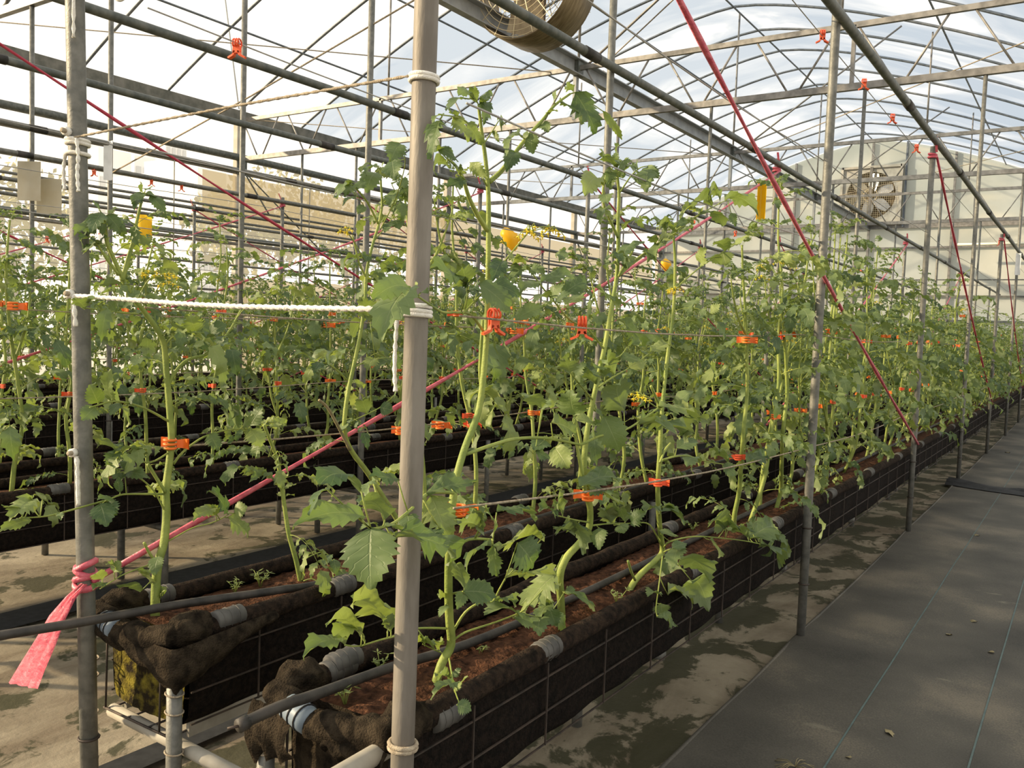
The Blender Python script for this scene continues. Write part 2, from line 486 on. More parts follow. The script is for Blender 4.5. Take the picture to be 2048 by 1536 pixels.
def grid(x0, x1, nx, y0, y1, ny, zf):
    return [[Vector((x0 + (x1 - x0) * i / nx, y0 + (y1 - y0) * j / ny, zf(x0 + (x1 - x0) * i / nx, y0 + (y1 - y0) * j / ny))) for i in range(nx + 1)] for j in range(ny + 1)]

def nz(x, y, z=0.0):
    return noise.noise(Vector((x, y, z)))

def floor_z(x, y):
    z = 0.010 * nz(x * 1.1, y * 1.3, 3.3)
    if -1.75 < x < -1.1 or -4.1 < x < -2.5:
        z += 0.016 * max(0, nz(x * 3.1 + y * 1.4, y * 2.3 - x, 7.7)) + 0.007 * nz(x * 7, y * 5, 1.2)
    return z - 0.004

MB().sheet(grid(-13.2, 3.0, 118, -1.5, 29.0, 210, floor_z)).build('floor', MT['floor'], kind='structure', label='pale mossy floor sheet under and between the troughs')
MB().sheet(grid(-160, 60, 8, -40, 140, 8, lambda x, y: -0.06)).build('floor_outside', mat_simple('outside_ground', (0.34, 0.32, 0.26), (0.42, 0.40, 0.33), 0.5, 0.9), kind='structure', label='bare ground outside the greenhouse')

def mat_z(x, y):
    z = 0.024 + 0.010 * nz(x * 0.9, y * 0.8, 9.1) + 0.006 * nz(x * 2.3, y * 1.9, 4.4)
    for k in range(7):
        py = 4.33 + 3.02 * (k - 1)
        d = math.hypot(x + 1.11, (y - py) * 0.7)
        z += 0.022 * math.exp(-(d / 0.28) ** 2) * (0.6 + 0.8 * nz(x * 6, y * 6, 2))
    return z
gc = MB().sheet(grid(-1.127, 2.6, 46, -1.2, 28.4, 190, mat_z)).build('ground_cover', MT['mat'], label='dark woven ground cover along the aisle right of the troughs', cat='ground cover')
for tx in (-0.68, -0.268, 0.145, 0.56, 0.97):
    MB().sheet([[Vector((tx + s * 0.0035, y * 0.25, mat_z(tx, y * 0.25) + 0.0025)) for s in (-1, 1)] for y in range(-3, 60)]).build('thread', MT['thread'], gc)
MB().tube([(-1.129, y * 0.3, mat_z(-1.127, y * 0.3) - 0.004 + 0.006 * nz(0, y * 1.7)) for y in range(-3, 94)], 0.009, 6).build('hem', MT['mat'], gc)
# rucked overlap where two lengths of cover meet
rows = []
for j in range(9):
    row = []
    for i in range(26):
        x = -1.2 + i * 0.11
        y = 10.15 + j * 0.045 + 0.16 * nz(x * 1.3, 0, 5) - (x + 1.2) * 0.32
        row.append(Vector((x, y, mat_z(x, y) + 0.008 + 0.045 * math.sin(math.pi * j / 8) * (0.25 + 1.3 * abs(nz(x * 3, j * 0.9, 8))))))
    rows.append(row)
MB().sheet(rows).build('ground_cover_fold', MT['black'], label='black rucked fold of sheeting lying across the aisle', cat='ground cover')
MB().sheet([[Vector((x + 0.012 * nz(0, y * 0.7, 4), y * 0.4, 0.022)) for x in (-2.62, -2.50)] for y in range(-2, 70)]).build('floor_strip', MT['black'], label='black plastic strip on the floor beside the second trough', cat='strip')
MB().sheet([[Vector((x + 0.02 * nz(0, y * 0.5, 6), y * 0.4, 0.024)) for x in (-4.36, -4.12)] for y in range(-2, 70)]).build('floor_strip', MT['black'], label='black plastic strip on the floor under the third trough', cat='strip')

# ceiling film
ceil = empty('ceiling', (0, 0, 0)); tag(ceil, 'arched translucent plastic film roof', None, kind='structure')
def arch_sheet(y0, y1, xm):
    rows = []
    ny = max(2, int((y1 - y0) / 0.72))
    for j in range(ny + 1):
        y = y0 + (y1 - y0) * j / ny
        rows.append([Vector((xm - 6.95 + 13.9 * i / 40, y, arch_z(xm - 6.95 + 13.9 * i / 40, xm) + 0.02 - 0.012 * (j % 2))) for i in range(41)])
    return rows
for (y0, y1, m) in ((-2.0, 11.82, 'film'), (11.82, YE, 'film_bluish')):
    MB().sheet(arch_sheet(y0, y1, XM)).build('film_sheet', MT[m], ceil)
MB().sheet(arch_sheet(-2.0, YE, XM + 13.9)).build('film_sheet', MT['film'], ceil)

# left wall
wl = empty('wall_left', (XL, 0, 0)); tag(wl, 'left side wall of film and insect screen with long rails', None, kind='structure')
MB().sheet([[Vector((-0.03, y, z)) for z in (0.0, 2.4, 5.2)] for y in (-2.0, 14.0, YE)]).build('film_sheet', MT['film_side'], wl)
def rag(y, a, s): return a + 0.10 * nz(y * 0.9, s, 2.0) + 0.03 * nz(y * 4, s, 1)
MB().sheet([[Vector((0.03 + 0.01 * nz(y * 0.3, 0), y * 0.4, z)) for z in (rag(y * 0.4, 3.18, 3), 3.6, 4.05)] for y in range(24, 71)]).build('insect_screen', MT['screen'], wl)
MB().sheet([[Vector((0.03, y * 0.4, z)) for z in (0.05, 1.2, rag(y * 0.4, 2.25, 9))] for y in range(25, 71)]).build('insect_screen', MT['screen'], wl)
for z, r, m in ((4.10, 0.026, 'galv_brown'), (3.72, 0.03, 'galv'), (3.45, 0.022, 'galv'), (3.22, 0.022, 'galv'), (2.93, 0.045, 'steel_dark'), (2.84, 0.03, 'galv_brown'), (2.45, 0.02, 'galv'), (2.0, 0.02, 'galv')):
    MB().tube([(0.07, y, z + 0.012 * nz(y * 0.3, z)) for y in range(-2, 29, 2)], r, 8).build('rail', MT[m], wl)
MB().tube([(0.09, y, 4.37 + 0.02 * nz(y * 0.5, 0)) for y in range(-2, 30)], [0.062 + 0.014 * nz(y * 1.9, 3) for y in range(-2, 30)], 10).build('curtain_roll', MT['steel_dark'], wl)
for y in (7.35, 9.0, 12.0, 14.0, 17.5, 20.5, 24.5):
    MB().tube([(0.1, y, 2.0), (0.1, y, 4.1)], 0.011, 6).build('upright', MT['pvc_white'], wl)

# back wall
wb = empty('wall_back', (0, YE, 0)); tag(wb, 'grey green sheeted end wall with gable and fan', None, kind='structure')
nc = 6
cw = (XR - XL) / nc
for c in range(nc):
    xa, xb = XL + c * cw + 0.012, XL + (c + 1) * cw - 0.012
    for (za, zb) in ((0.0, 2.19), (2.215, 4.36), (4.385, 5.01)):
        MB().box(((xa + xb) / 2, 0.02, (za + zb) / 2), (xb - xa, 0.02, zb - za)).build('wall_panel', MT['panel'], wb)
    top = [Vector((xa + (xb - xa) * k / 6, 0, arch_z(xa + (xb - xa) * k / 6) - 0.02)) for k in range(7)]
    bot = [Vector((p.x, 0, 5.04)) for p in top]
    m = MB().sheet([bot, top], smooth=False)
    m.sheet([[p + Vector((0, 0.02, 0)) for p in top], [p + Vector((0, 0.02, 0)) for p in bot]], smooth=False)
    m.build('gable_panel', MT['panel'], wb)
for z, h, m in ((2.20, 0.07, 'steel_dark'), (2.93, 0.05, 'galv'), (4.37, 0.06, 'steel'), (5.02, 0.12, 'steel')):
    MB().bar((XL, -0.05, z), (XR, -0.05, z), 0.06, h).build('beam', MT[m], wb)
for c in range(nc + 1):
    x = XL + c * cw
    MB().bar((x, -0.06, 0), (x, -0.06, min(arch_z(x) - 0.05, 7.6)), 0.08, 0.06).build('mullion', MT['steel'], wb)
MB().bar((-5.02, -0.08, 5.0), (-5.02, -0.08, arch_z(-5.02)), 0.12, 0.05).build('mullion', MT['steel_blue'], wb)
for z in (1.25, 1.75, 3.4):
    MB().tube([(XL, -0.2, z), (XR, -0.2, z)], 0.018, 6).build('wall_pipe', MT['galv'], wb)

# left gutter, columns
g = MB()
for (dx, z, w, h) in ((0.0, 5.10, 0.16, 0.20), (0.06, 4.985, 0.08, 0.03), (-0.05, 5.215, 0.05, 0.03)):
    g.box((XL + dx, 13.2, z), (w, 31.0, h))
g.build('gutter', MT['gutter'], label='dark metal eave gutter running along the left wall', cat='gutter')
g = MB()
for (dx, z, w, h) in ((0.0, 5.10, 0.16, 0.20), (-0.06, 4.985, 0.08, 0.03)):
    g.box((XR + dx, 13.2, z), (w, 31.0, h))
g.build('gutter', MT['gutter'], label='dark metal valley gutter above the right edge of the aisle', cat='gutter')
TY = [4.33, 10.37, 16.41, 22.45]
for k, y in enumerate(TY + [28.45]):
    e = empty('column', (XL + 0.02, y, 0)); tag(e, '%s square cream column along the left wall, counted from the camera end' % ORD[k], 'column', 'columns of the left wall')
    MB().box((0, 0, 2.5), (0.11, 0.17, 5.0)).build('shaft', MT['column'], e)
    MB().box((0.08, 0, 4.2), (0.02, 0.22, 0.24)).build('bracket', MT['steel_dark'], e)
    MB().bar((0.1, 0.02, 4.15), (0.1, 0.62, 3.45), 0.02, 0.02).build('stay', MT['steel_dark'], e)
for k, y in enumerate(TY):
    MB().box((XR, y, 2.5), (0.11, 0.11, 5.0)).build('column', MT['column'], label='%s square column under the right valley gutter' % ORD[k], cat='column', group='columns on the right')

# roof trusses
for k, y in enumerate(TY):
    e = empty('roof_truss', (0, y, 4.35)); tag(e, '%s cross truss of the roof, counted from the camera' % ORD[k], 'truss', 'roof trusses')
    zt = 0.68
    MB().bar((XL, 0, 0), (XR, 0, 0), 0.06, 0.075).build('bottom_chord', MT['steel'], e)
    MB().bar((XL, 0, zt), (XR, 0, zt), 0.05, 0.06).build('top_chord', MT['steel'], e)
    n = 12
    st = (XR - XL) / n
    for j in range(n):
        x = XL + j * st
        MB().tube([(x + 0.12, 0, zt - 0.02), (x + st / 2 - 0.06, 0, 0.02)], 0.013, 6).build('brace', MT['steel'], e)
        MB().tube([(x + st - 0.12, 0, zt - 0.02), (x + st / 2 + 0.06, 0, 0.02)], 0.013, 6).build('brace', MT['steel'], e)
    MB().bar((XM - 0.03, 0, 0), (XM - 0.03, 0, zt), 0.07, 0.05).build('king_post', MT['chan'], e)
    MB().tube([(XM, 0, zt), (XM, 0, ZRID - 4.39)], 0.018, 6).build('strut', MT['steel'], e)
    for s in (-1, 1):
        MB().tube([(XM + s * 0.1, 0, zt), (XM + s * 2.9, 0, arch_z(XM + s * 2.9) - 4.39)], 0.016, 6).build('strut', MT['steel'], e)
        MB().tube([(XM + s * 3.4, 0, zt), (XM + s * 3.4, 0, arch_z(XM + s * 3.4) - 4.39)], 0.016, 6).build('strut', MT['steel'], e)
        MB().bar((XM + s * 3.55, 0, 0), (XM + s * 3.55, 0, zt), 0.05, 0.04).build('post', MT['steel'], e)
# centre channel beam under the ridge
e = empty('centre_beam', (XM - 0.03, 0, 5.03)); tag(e, 'long pale channel beam running under the ridge to the end wall', 'beam')
MB().box((0, 15.6, 0), (0.02, 26, 0.20)).box((0.05, 15.6, -0.10), (0.10, 26, 0.014)).box((0.05, 15.6, 0.10), (0.10, 26, 0.014)).build('channel', MT['chan'], e)
for y in TY:
    MB().box((0.03, y, 0), (0.08, 0.14, 0.22)).build('joint_plate', MT['steel_dark'], e)
# arches and purlins
na = 19
for k in range(na):
    y = 1.67 + 1.45 * k
    pts = [Vector((XL + 0.01, y, ZG - 0.08))] + [Vector((XL + 0.05 + 13.8 * i / 36, y, arch_z(XL + 0.05 + 13.8 * i / 36))) for i in range(37)] + [Vector((XR - 0.01, y, ZG - 0.08))]
    MB().tube(pts, 0.024, 6).build('roof_arch', MT['steel_blue'], label='curved steel roof arch under the film' if k > 7 else '%s curved steel roof arch, counted from the camera' % ORD[k], cat='arch', group='roof arches')
for k, dx in enumerate((-5.3, -3.6, -1.8, 0.0, 1.8, 3.6, 5.3)):
    z = arch_z(XM + dx) - 0.045
    nm = ['left eave purlin pipe of the roof', 'second purlin pipe from the left eave', 'purlin pipe left of the ridge', 'ridge pipe at the top of the roof', 'purlin pipe right of the ridge', 'second purlin pipe from the right eave', 'right eave purlin pipe of the roof'][k]
    MB().tube([(XM + dx, y, z) for y in (-1, 8, 18, YE)], 0.017, 6).build('purlin', MT['steel_blue'], label=nm, cat='pipe', group='roof purlins')
# crossing tie rods between trusses
for k in range(3):
    for s, nm in ((-1, 'left'), (1, 'right')):
        a = Vector((XM + s * 6.5, TY[k], 5.0)); b = Vector((XM + s * 0.4, TY[k + 1], 5.03))
        MB().tube([a, b], 0.008, 5).build('tie_rod', MT['twine'], label='slanting tie rod %s of the centre beam between %s and %s truss' % (nm, ORD[k], ORD[k + 1]), cat='rod', group='roof tie rods')

# circulation fan hanging by the centre beam
FC = Vector((-5.5, 8.16, 5.37)); FR = 0.66
e = empty('circulation_fan', FC); tag(e, 'large round circulation fan with wire guard hanging under the roof', 'fan')
m = MB()
n = 40
rings = []
for (R, yy) in ((FR, 0), (FR + 0.012, 0.01), (FR + 0.012, 0.52), (FR, 0.53), (FR - 0.012, 0.52), (FR - 0.012, 0.01), (FR, 0)):
    rings.append([Vector((R * math.cos(2 * math.pi * k / n), yy, R * math.sin(2 * math.pi * k / n))) for k in range(n + 1)])
m.sheet(rings).build('housing', MT['fan_skin'], e)
for yy, nm in ((-0.02, 'guard'), (0.55, 'rear_guard')):
    gu = MB()
    for k in range(1, 11):
        gu.ring((0, yy, 0), (0, 1, 0), FR * k / 10.2, 0.004, 36, 4)
    for k in range(8):
        a = math.pi * k / 8 + 0.3
        gu.bar((FR * math.cos(a), yy, FR * math.sin(a)), (-FR * math.cos(a), yy, -FR * math.sin(a)), 0.007, 0.007)
    gu.build(nm, MT['fan_guard'], e)
MB().tube([(0, 0.12, 0), (0, 0.42, 0)], 0.11, 14).build('motor', MT['louvre'], e)
for k in range(3):
    a0 = 2 * math.pi * k / 3 + 0.5
    rows = []
    for i in range(6):
        rr = 0.08 + 0.50 * i / 5
        w = 0.10 + 0.12 * i / 5
        rows.append([Vector((rr * math.cos(a0 + s * w / max(rr, .2)), 0.16 + s * 0.07, rr * math.sin(a0 + s * w / max(rr, .2)))) for s in (-1, -.3, .3, 1)])
    MB().sheet(rows).build('blade', MT['fan_skin'], e)
MB().box((0, 0.45, 0), (0.09, 0.05, 2 * FR - 0.04)).build('motor_mount', MT['louvre'], e)
for s in (-1, 1):
    MB().tube([(s * 0.35, 0.26, 0.56), (s * 0.42, 0.26, 2.1)], 0.008, 6).build('hanger', MT['steel'], e)

# exhaust fan in the end wall
EC = Vector((XM + 0.02, YE - 0.14, 5.98)); ER = 0.72
e = empty('exhaust_fan', EC); tag(e, 'square framed exhaust fan with shining blades in the end wall', 'fan')
m = MB()
S = 0.86
for s in (-1, 1):
    m.box((s * S, 0, 0), (0.07, 0.2, 2 * S + 0.07)); m.box((0, 0, s * S), (2 * S, 0.2, 0.07))
m.build('frame', MT['column'], e)
pl = []
for k in range(33):
    a = 2 * math.pi * k / 32
    c, s_ = math.cos(a), math.sin(a)
    q = S / max(abs(c), abs(s_))
    pl.append((Vector((ER * c, -0.04, ER * s_)), Vector((q * c, -0.04, q * s_))))
MB().sheet([[p[0] for p in pl], [p[1] for p in pl]], smooth=False).sheet([[p[0] for p in pl], [p[0] + Vector((0, 0.13, 0)) for p in pl]]).build('shroud', MT['column'], e)
for k in range(14):
    z = -S + 0.07 + k * (2 * S - 0.14) / 13
    MB().box((0, 0.11, z), (2 * S - 0.1, 0.012, 0.125), rot=Matrix.Rotation(0.25, 3, 'X')).build('louvre', MT['louvre'], e)
for k in range(6):
    a0 = 2 * math.pi * k / 6 + 0.35
    rows = []
    for i in range(6):
        rr = 0.14 + 0.53 * i / 5
        w = (0.05 + 0.10 * math.sin(math.pi * (0.15 + 0.7 * i / 5)))
        d = Vector((math.cos(a0), 0, math.sin(a0))); t = Vector((-math.sin(a0), 0, math.cos(a0)))
        rows.append([d * rr + t * s * w + Vector((0, -0.02 + s * 0.045, 0)) for s in (-1, -.3, .3, 1)])
    MB().sheet(rows).build('blade', MT['blade'], e)
MB().ring((0, -0.05, 0), (0, 1, 0), 0.20, 0.012, 24, 6).tube([(0, -0.07, 0), (0, 0.07, 0)], 0.07, 12).build('hub', MT['fan_guard'], e)
MB().box((0, -0.09, 0), (0.08, 0.04, 2 * S)).build('motor_mount', MT['galv_brown'], e)
gm = MB()
for k in range(25):
    q = -ER + 2 * ER * k / 24
    h = math.sqrt(max(ER * ER - q * q, 0.01))
    gm.bar((q, -0.10, -h), (q, -0.10, h), 0.005, 0.005); gm.bar((-h, -0.102, q), (h, -0.102, q), 0.005, 0.005)
gm.build('wire_screen', MT['fan_guard'], e)

# tube lamp on the end wall, loose things near it
a, b = atY(1915, 489, 28.0), atY(2075, 486, 28.0)
MB().tube([a, b], 0.035, 8).build('tube_lamp', MT['tube_light'], label='long pale tube lamp across the end wall at right', cat='lamp')

# ------------------------------------------------------------------ outside: towers and trees
def tower(px0, px1, pyt, X, label, fl=14, cols=6):
    a, b = atX(px0, 400, X), atX(px1, 400, X)
    zt = atX((px0 + px1) / 2, pyt, X).z
    y0, y1 = min(a.y, b.y), max(a.y, b.y)
    e = empty('apartment_tower', (X, (y0 + y1) / 2, 0)); tag(e, label, 'building', 'pale towers beyond the left wall')
    W = y1 - y0
    MB().box((-5, 0, zt / 2), (10, W, zt)).build('wall', MT['bwall'], e)
    wm = None
    n = max(3, int(zt / 2.0))
    for r in range(n):
        for c in range(cols):
            if wm is None:
                wm = MB().box((0, 0, 0), (0.15, W / cols * 0.55, 1.0)).mesh('window', MT['bwin'])
            inst('window', wm, e, Matrix.Translation((0.06, -W / 2 + W * (c + 0.5) / cols, 1.2 + r * 2.0)))
    MB().box((-5, 0, zt + 0.5), (4, W * 0.4, 1.0)).build('roof_block', MT['bwall'], e)
tower(196, 262, 300, -62, 'pale apartment tower seen left of the grey label strip', cols=4)
tower(268, 385, 322, -66, 'broad pale apartment block beyond the left wall', cols=8)
tower(330, 372, 285, -84, 'tallest pale apartment tower beyond the left wall', cols=4)
tower(395, 452, 340, -50, 'pale apartment block next to the first cream column', cols=5)

def far_tree(px, py, X, rad, label, seed):
    rnd = random.Random(seed)
    c = atX(px, py, X)
    e = empty('tree', (c.x, c.y, 0)); tag(e, label, 'tree', 'yellowish trees outside the left wall')
    MB().tube([(0, 0, 0), (0.1, 0.05, c.z * 0.5), (0, 0, c.z)], [0.16, 0.12, 0.05], 7).build('trunk', MT['bark'], e)
    fm = MB()
    for k in range(900):
        d = Vector((rnd.gauss(0, 1), rnd.gauss(0, 1), rnd.gauss(0, 1))).normalized() * rad * rnd.random() ** 0.4
        p = Vector((d.x, d.y, c.z + d.z * 0.8))
        q = Quaternion((rnd.random() - .5, rnd.random() - .5, rnd.random() - .5, rnd.random() - .5)).normalized()
        s = 0.16 + 0.14 * rnd.random()
        fm.add([p + q @ Vector(v) * s for v in ((-.5, 0, 0), (0, -.3, 0.05), (.5, 0, 0), (0, .3, .05))], [(0, 1, 2, 3)])
    fm.build('crown', MT['treeleaf'], e, kind='stuff')
far_tree(560, 430, -21, 1.9, 'yellow green tree behind the first stretch of insect screen', 1)
far_tree(480, 460, -19, 1.5, 'low yellow tree beside the first cream column, outside', 2)
far_tree(690, 470, -22, 1.8, 'yellow green tree behind the middle of the insect screen', 3)
far_tree(20, 440, -22, 1.9, 'yellow green tree at the far left beyond the wall', 4)
far_tree(860, 500, -24, 1.9, 'yellow green tree behind the far insect screen', 5)
# ------------------------------------------------------------------ posts, overhead pipes, wires, tapes
LINES = [(-1.11, 'along the aisle edge of the first trough'), (-2.30, 'on the far side of the second trough'), (-4.09, 'on the near side of the third trough'), (-5.36, 'on the far side of the fourth trough'),
         (-7.07, 'on the near side of the fifth trough'), (-8.34, 'on the far side of the sixth trough'), (-10.05, 'on the near side of the seventh trough'), (-11.3, 'on the far side of the eighth trough')]
YP = [1.31 + 3.02 * k for k in range(9)]
def post_pt(li, k, z):
    """a post's axis; the two nearest lean a touch, as in the photograph"""
    X = LINES[li][0]; Y = YP[k]
    if li == 0 and k == 0:
        a, b = Vector((-1.11, 1.318, 0.6)), atX(852, 40, -1.11)
        t = (z - a.z) / (b.z - a.z)
        return a + (b - a) * t
    if li == 1 and k == 0:
        a, b = atX(172, 1180, -2.30), atX(151, 60, -2.30)
        t = (z - a.z) / (b.z - a.z)
        return a + (b - a) * t
    return Vector((X, Y, z))
for li, (X, ln) in enumerate(LINES):
    for k, Y in enumerate(YP):
        zt = 4.33 if k % 2 else 3.0
        u = proj((X, Y, 1.5)); u2 = proj((X, Y, zt))
        if max(u[0], u2[0]) < -80: continue
        r = 0.0235 if k == 0 and li == 0 else (0.024 if k == 0 else 0.021)
        m = 'galv_brown' if (li == 0 and k == 0) else 'galv'
        base = post_pt(li, k, 0.0)
        e = empty('support_post', base); tag(e, '%s galvanised post %s' % (ORD[k], ln), 'post', 'galvanised support posts')
        MB().tube([post_pt(li, k, z) - base for z in (0.0, 0.8, 1.6, 2.4, zt)], r, 14 if k < 2 else 8).build('pipe', MT[m], e)
        if k < 4:
            for z in ((0.30, 0.58) if k else (0.3,)):
                p = post_pt(li, k, z) - base
                MB().ring(p, (0, 0, 1), r + 0.003, 0.004, 14, 5).build('tie_ring', MT['wire'], e)
    # overhead pipe
    zp = 2.945 if li else 3.02
    e = empty('overhead_pipe', (X + 0.03, 0, zp)); tag(e, 'long overhead pipe on top of the posts ' + ln, 'pipe', 'overhead pipes above the troughs')
    MB().tube([(0, y, 0.015 * nz(y * 0.4, li)) for y in range(-1, 29, 1)], 0.024, 10).build('pipe', MT['steel_dark'] if li < 4 else MT['galv'], e)
    for y in [0.9 + li * 0.55 % 2.0 + 2.6 * j for j in range(10)]:
        MB().tube([(0, y - 0.07, 0.015 * nz(y * 0.4, li)), (0, y + 0.07, 0.015 * nz(y * 0.4, li))], 0.0285, 10).build('coupling', MT['hose'], e)
    # wires along the post line
    for z, hn in ((1.12, 'knee-high'), (1.53, 'waist-high'), (1.98, 'shoulder-high'), (2.37, 'high')):
        zz = lambda y: z - (0.15 * min(1, max(0, (y - 1.31) / 3.0)) if z < 1.2 and li == 0 else 0) - (0.03 * math.sin(math.pi * ((y - 1.31) / 3.02 % 1.0)))
        ds = -0.028 if X > -2 or li % 2 == 0 else 0.028
        MB().tube([(X + ds, y * 0.5, zz(y * 0.5)) for y in range(3, 57)], 0.0032 if z < 1.3 else 0.0026, 5).build('support_wire', MT['twine'] if z < 1.6 else MT['wire_thin'], label='%s support wire strung %s' % (hn, ln), cat='wire', group='support wires')
    # tapes: falling on the near lines, rising on the far lines
    for j in range(3):
        k0, k1 = 2 * j, 2 * j + 2
        za, zb = (2.92, 0.72) if li % 2 == 0 else (0.76, 2.90)
        a, b = post_pt(li, k0, za), post_pt(li, k1, zb)
        ds = Vector((0.03, 0, 0)) if li % 2 == 0 else Vector((0.032, 0, 0))
        n = 14
        rows = []
        hw = 0.0115 if li < 2 else 0.010
        for i in range(n + 1):
            t = i / n
            p = a + (b - a) * t + ds - Vector((0, 0, 0.05 * math.sin(math.pi * t)))
            tw = Vector((0.3 * math.sin(5 * t + li), 0, 1)).normalized()
            rows.append((p, tw))
        m = MB()
        m.tube([p for p, _ in rows], [hw * (0.75 + 0.25 * math.sin(9 * i)) for i in range(n + 1)], 7)
        ro = m.build('plastic_tape', MT['pink'] if li % 2 else MT['pink_dark'] if j or li else MT['pink'], label='%s slanting pink tape %s' % (ORD[j], ln), cat='tape', group='slanting pink tapes')
        tp = b if li % 2 else a
        if li % 2 or True:
            top = (b if li % 2 else a) + Vector((0.0, 0, 0.0))
            kn = MB()
            kn.ring(top, (0, 0, 1), 0.028, 0.010, 10, 6).ring(top + Vector((0, 0, 0.02)), (0.2, 0, 1), 0.028, 0.009, 10, 6)
            kn.sheet([[top + Vector((0.03 + 0.03 * s, -0.03 - 0.02 * i, 0.03 + 0.035 * i)) for s in (-.3, .3)] for i in range(4)])
            kn.build('knot', MT['pink'], ro)

# the loose tail of tape on the second post line, near left
m = MB()
tp = post_pt(1, 0, 0.775)
for dz in (-0.03, -0.012, 0.006, 0.024):
    m.ring(tp + Vector((0, 0, dz)), (0.45 * math.sin(dz * 190), 0.3 * math.cos(dz * 120), 1), 0.0265, 0.010, 18, 6)
base = tp + Vector((0.005, -0.03, 0.0))
pts = [(168, 1168), (140, 1195), (112, 1235), (88, 1285), (62, 1335), (45, 1372)]
wd = [14, 20, 34, 44, 54, 62]
rows = []
for i, (p, w) in enumerate(zip(pts, wd)):
    Yq = 1.30 - 0.012 * i
    row = []
    for j in range(9):
        s = -1 + 2 * j / 8
        q = atY(p[0] + s * w / 2 * 0.95, p[1] + s * w * 0.10, Yq)
        row.append(q + Vector((0, 0.0045 * math.sin(j * 2.4 + i * 0.5), 0)))
    rows.append(row)
m.sheet(rows)
m.build('plastic_tape_tail', MT['pink'], label='bright pink plastic tape end hanging from the left post at the trough end', cat='tape')

def braid(pts, r, name, label, mat='rope', beads=0.03, parent=None, cat='rope'):
    P = spline([Vector(p) for p in pts], 8)
    L = 0.0
    out, rad = [P[0]], [r]
    for a, b in zip(P, P[1:]):
        n = max(1, int((b - a).length / (beads / 3)))
        for k in range(1, n + 1):
            q = a + (b - a) * k / n
            L += (b - a).length / n
            out.append(q); rad.append(r * (0.55 + 0.62 * abs(math.sin(math.pi * L / beads))))
    if parent is None:
        return MB().tube(out, rad, 7).build(name, MT[mat], label=label, cat=cat)
    return MB().tube(out, rad, 7).build(name, MT[mat], parent)

# white rope between the two front posts
pa, pb = post_pt(1, 0, 1.545), post_pt(0, 0, 1.53)
braid([pa + Vector((-0.03, -0.026, 0)), pa + Vector((0.1, -0.028, 0.0)), (pa + pb) / 2 + Vector((0, -0.02, -0.008)), pb + Vector((-0.05, -0.02, 0.0)), pb + Vector((-0.02, -0.024, 0))], 0.0062, 'tie_rope', 'white braided rope stretched waist-high between the two front posts', beads=0.022)
pa, pb = post_pt(1, 0, 1.965), post_pt(0, 0, 1.98)
braid([pa + Vector((0.02, -0.02, 0)), (pa + pb) / 2 + Vector((0, 0, 0.012)), pb + Vector((-0.02, -0.02, 0))], 0.0032, 'tie_rope', 'thin cream rope between the two front posts at shoulder height', 'twine', 0.03)
# rope wraps on the nearest post
def wrap(li, k, z, turns, r, mat, label, tail=None):
    e = empty('rope_wrap', post_pt(li, k, z)); tag(e, label, 'rope')
    m = MB()
    for t in range(turns):
        m.ring((0, 0, (t - turns / 2) * r * 1.7), (0.05 * math.sin(t * 2.1), 0.06, 1), 0.0235 + r * 0.8, r, 20, 7)
    m.build('wrap', MT[mat], e)
    if tail:
        braid(tail, r * 0.9, 'tail', None, mat, 0.022, e)
wrap(0, 0, 1.533, 3, 0.0050, 'rope', 'white rope wound around the nearest post with a hanging end', [(-0.03, -0.02, 0), (-0.036, -0.018, -0.05), (-0.037, -0.018, -0.12), (-0.033, -0.018, -0.165)])
wrap(0, 0, 1.980, 2, 0.0045, 'rope', 'cream rope wound around the nearest post near the top of the picture')
wrap(1, 0, 1.962, 2, 0.0055, 'rope', 'cream rope wound around the left front post with dangling ends', [(0.03, -0.02, 0), (0.038, -0.02, -0.05), (0.034, -0.02, -0.09), (0.04, -0.02, -0.14)])
wrap(1, 0, 1.93, 1, 0.0055, 'rope', 'lower turn of cream rope on the left front post', [(-0.026, -0.02, 0), (-0.034, -0.02, -0.05), (-0.028, -0.02, -0.10)])
wrap(0, 0, 0.655, 2, 0.005, 'twine', 'wire loop tying the nearest post to the trough rim')
for z, nm in ((1.98, 'upper'), (1.552, 'middle'), (1.12, 'lower')):
    p = post_pt(1, 0, z)
    e = empty('eye_bolt', p + Vector((0.0, -0.024, 0))); tag(e, '%s bolt with washer on the left front post' % nm, 'bolt', 'bolts on the left front post')
    m = MB().tube([(0, 0, 0), (0.006, -0.014, 0)], 0.012, 12); m.build('washer', MT['rope'], e)
    MB().tube([(0.006, -0.012, 0), (0.010, -0.024, 0)], 0.007, 8).build('bolt_head', MT['twine'], e)
for z, n_, nm in ((1.545, 0.08, 'middle'), (1.11, 0.13, 'lower')):
    p = post_pt(1, 0, z)
    braid([p + Vector((0.018, -0.03, 0)), p + Vector((0.03, -0.034, -0.03)), p + Vector((0.036, -0.034, -n_))], 0.006, 'rope_end', 'short white rope end dangling from the %s bolt' % nm)
p = post_pt(1, 0, 2.35)
braid([p + Vector((0.03, -0.02, 0.12)), p + Vector((0.03, -0.02, 0)), p + Vector((0.03, -0.02, -0.13))], 0.0048, 'rope_end', 'white knotted rope end hanging beside the left post at the top')
braid([p + Vector((0.03, 0.0, 0.14)), p + Vector((0.07, 0.02, 0.03)), p + Vector((0.13, 0.03, -0.03)), p + Vector((0.16, 0.04, -0.035))], 0.0048, 'rope_end', 'white rope end swinging out from the left post at the top')

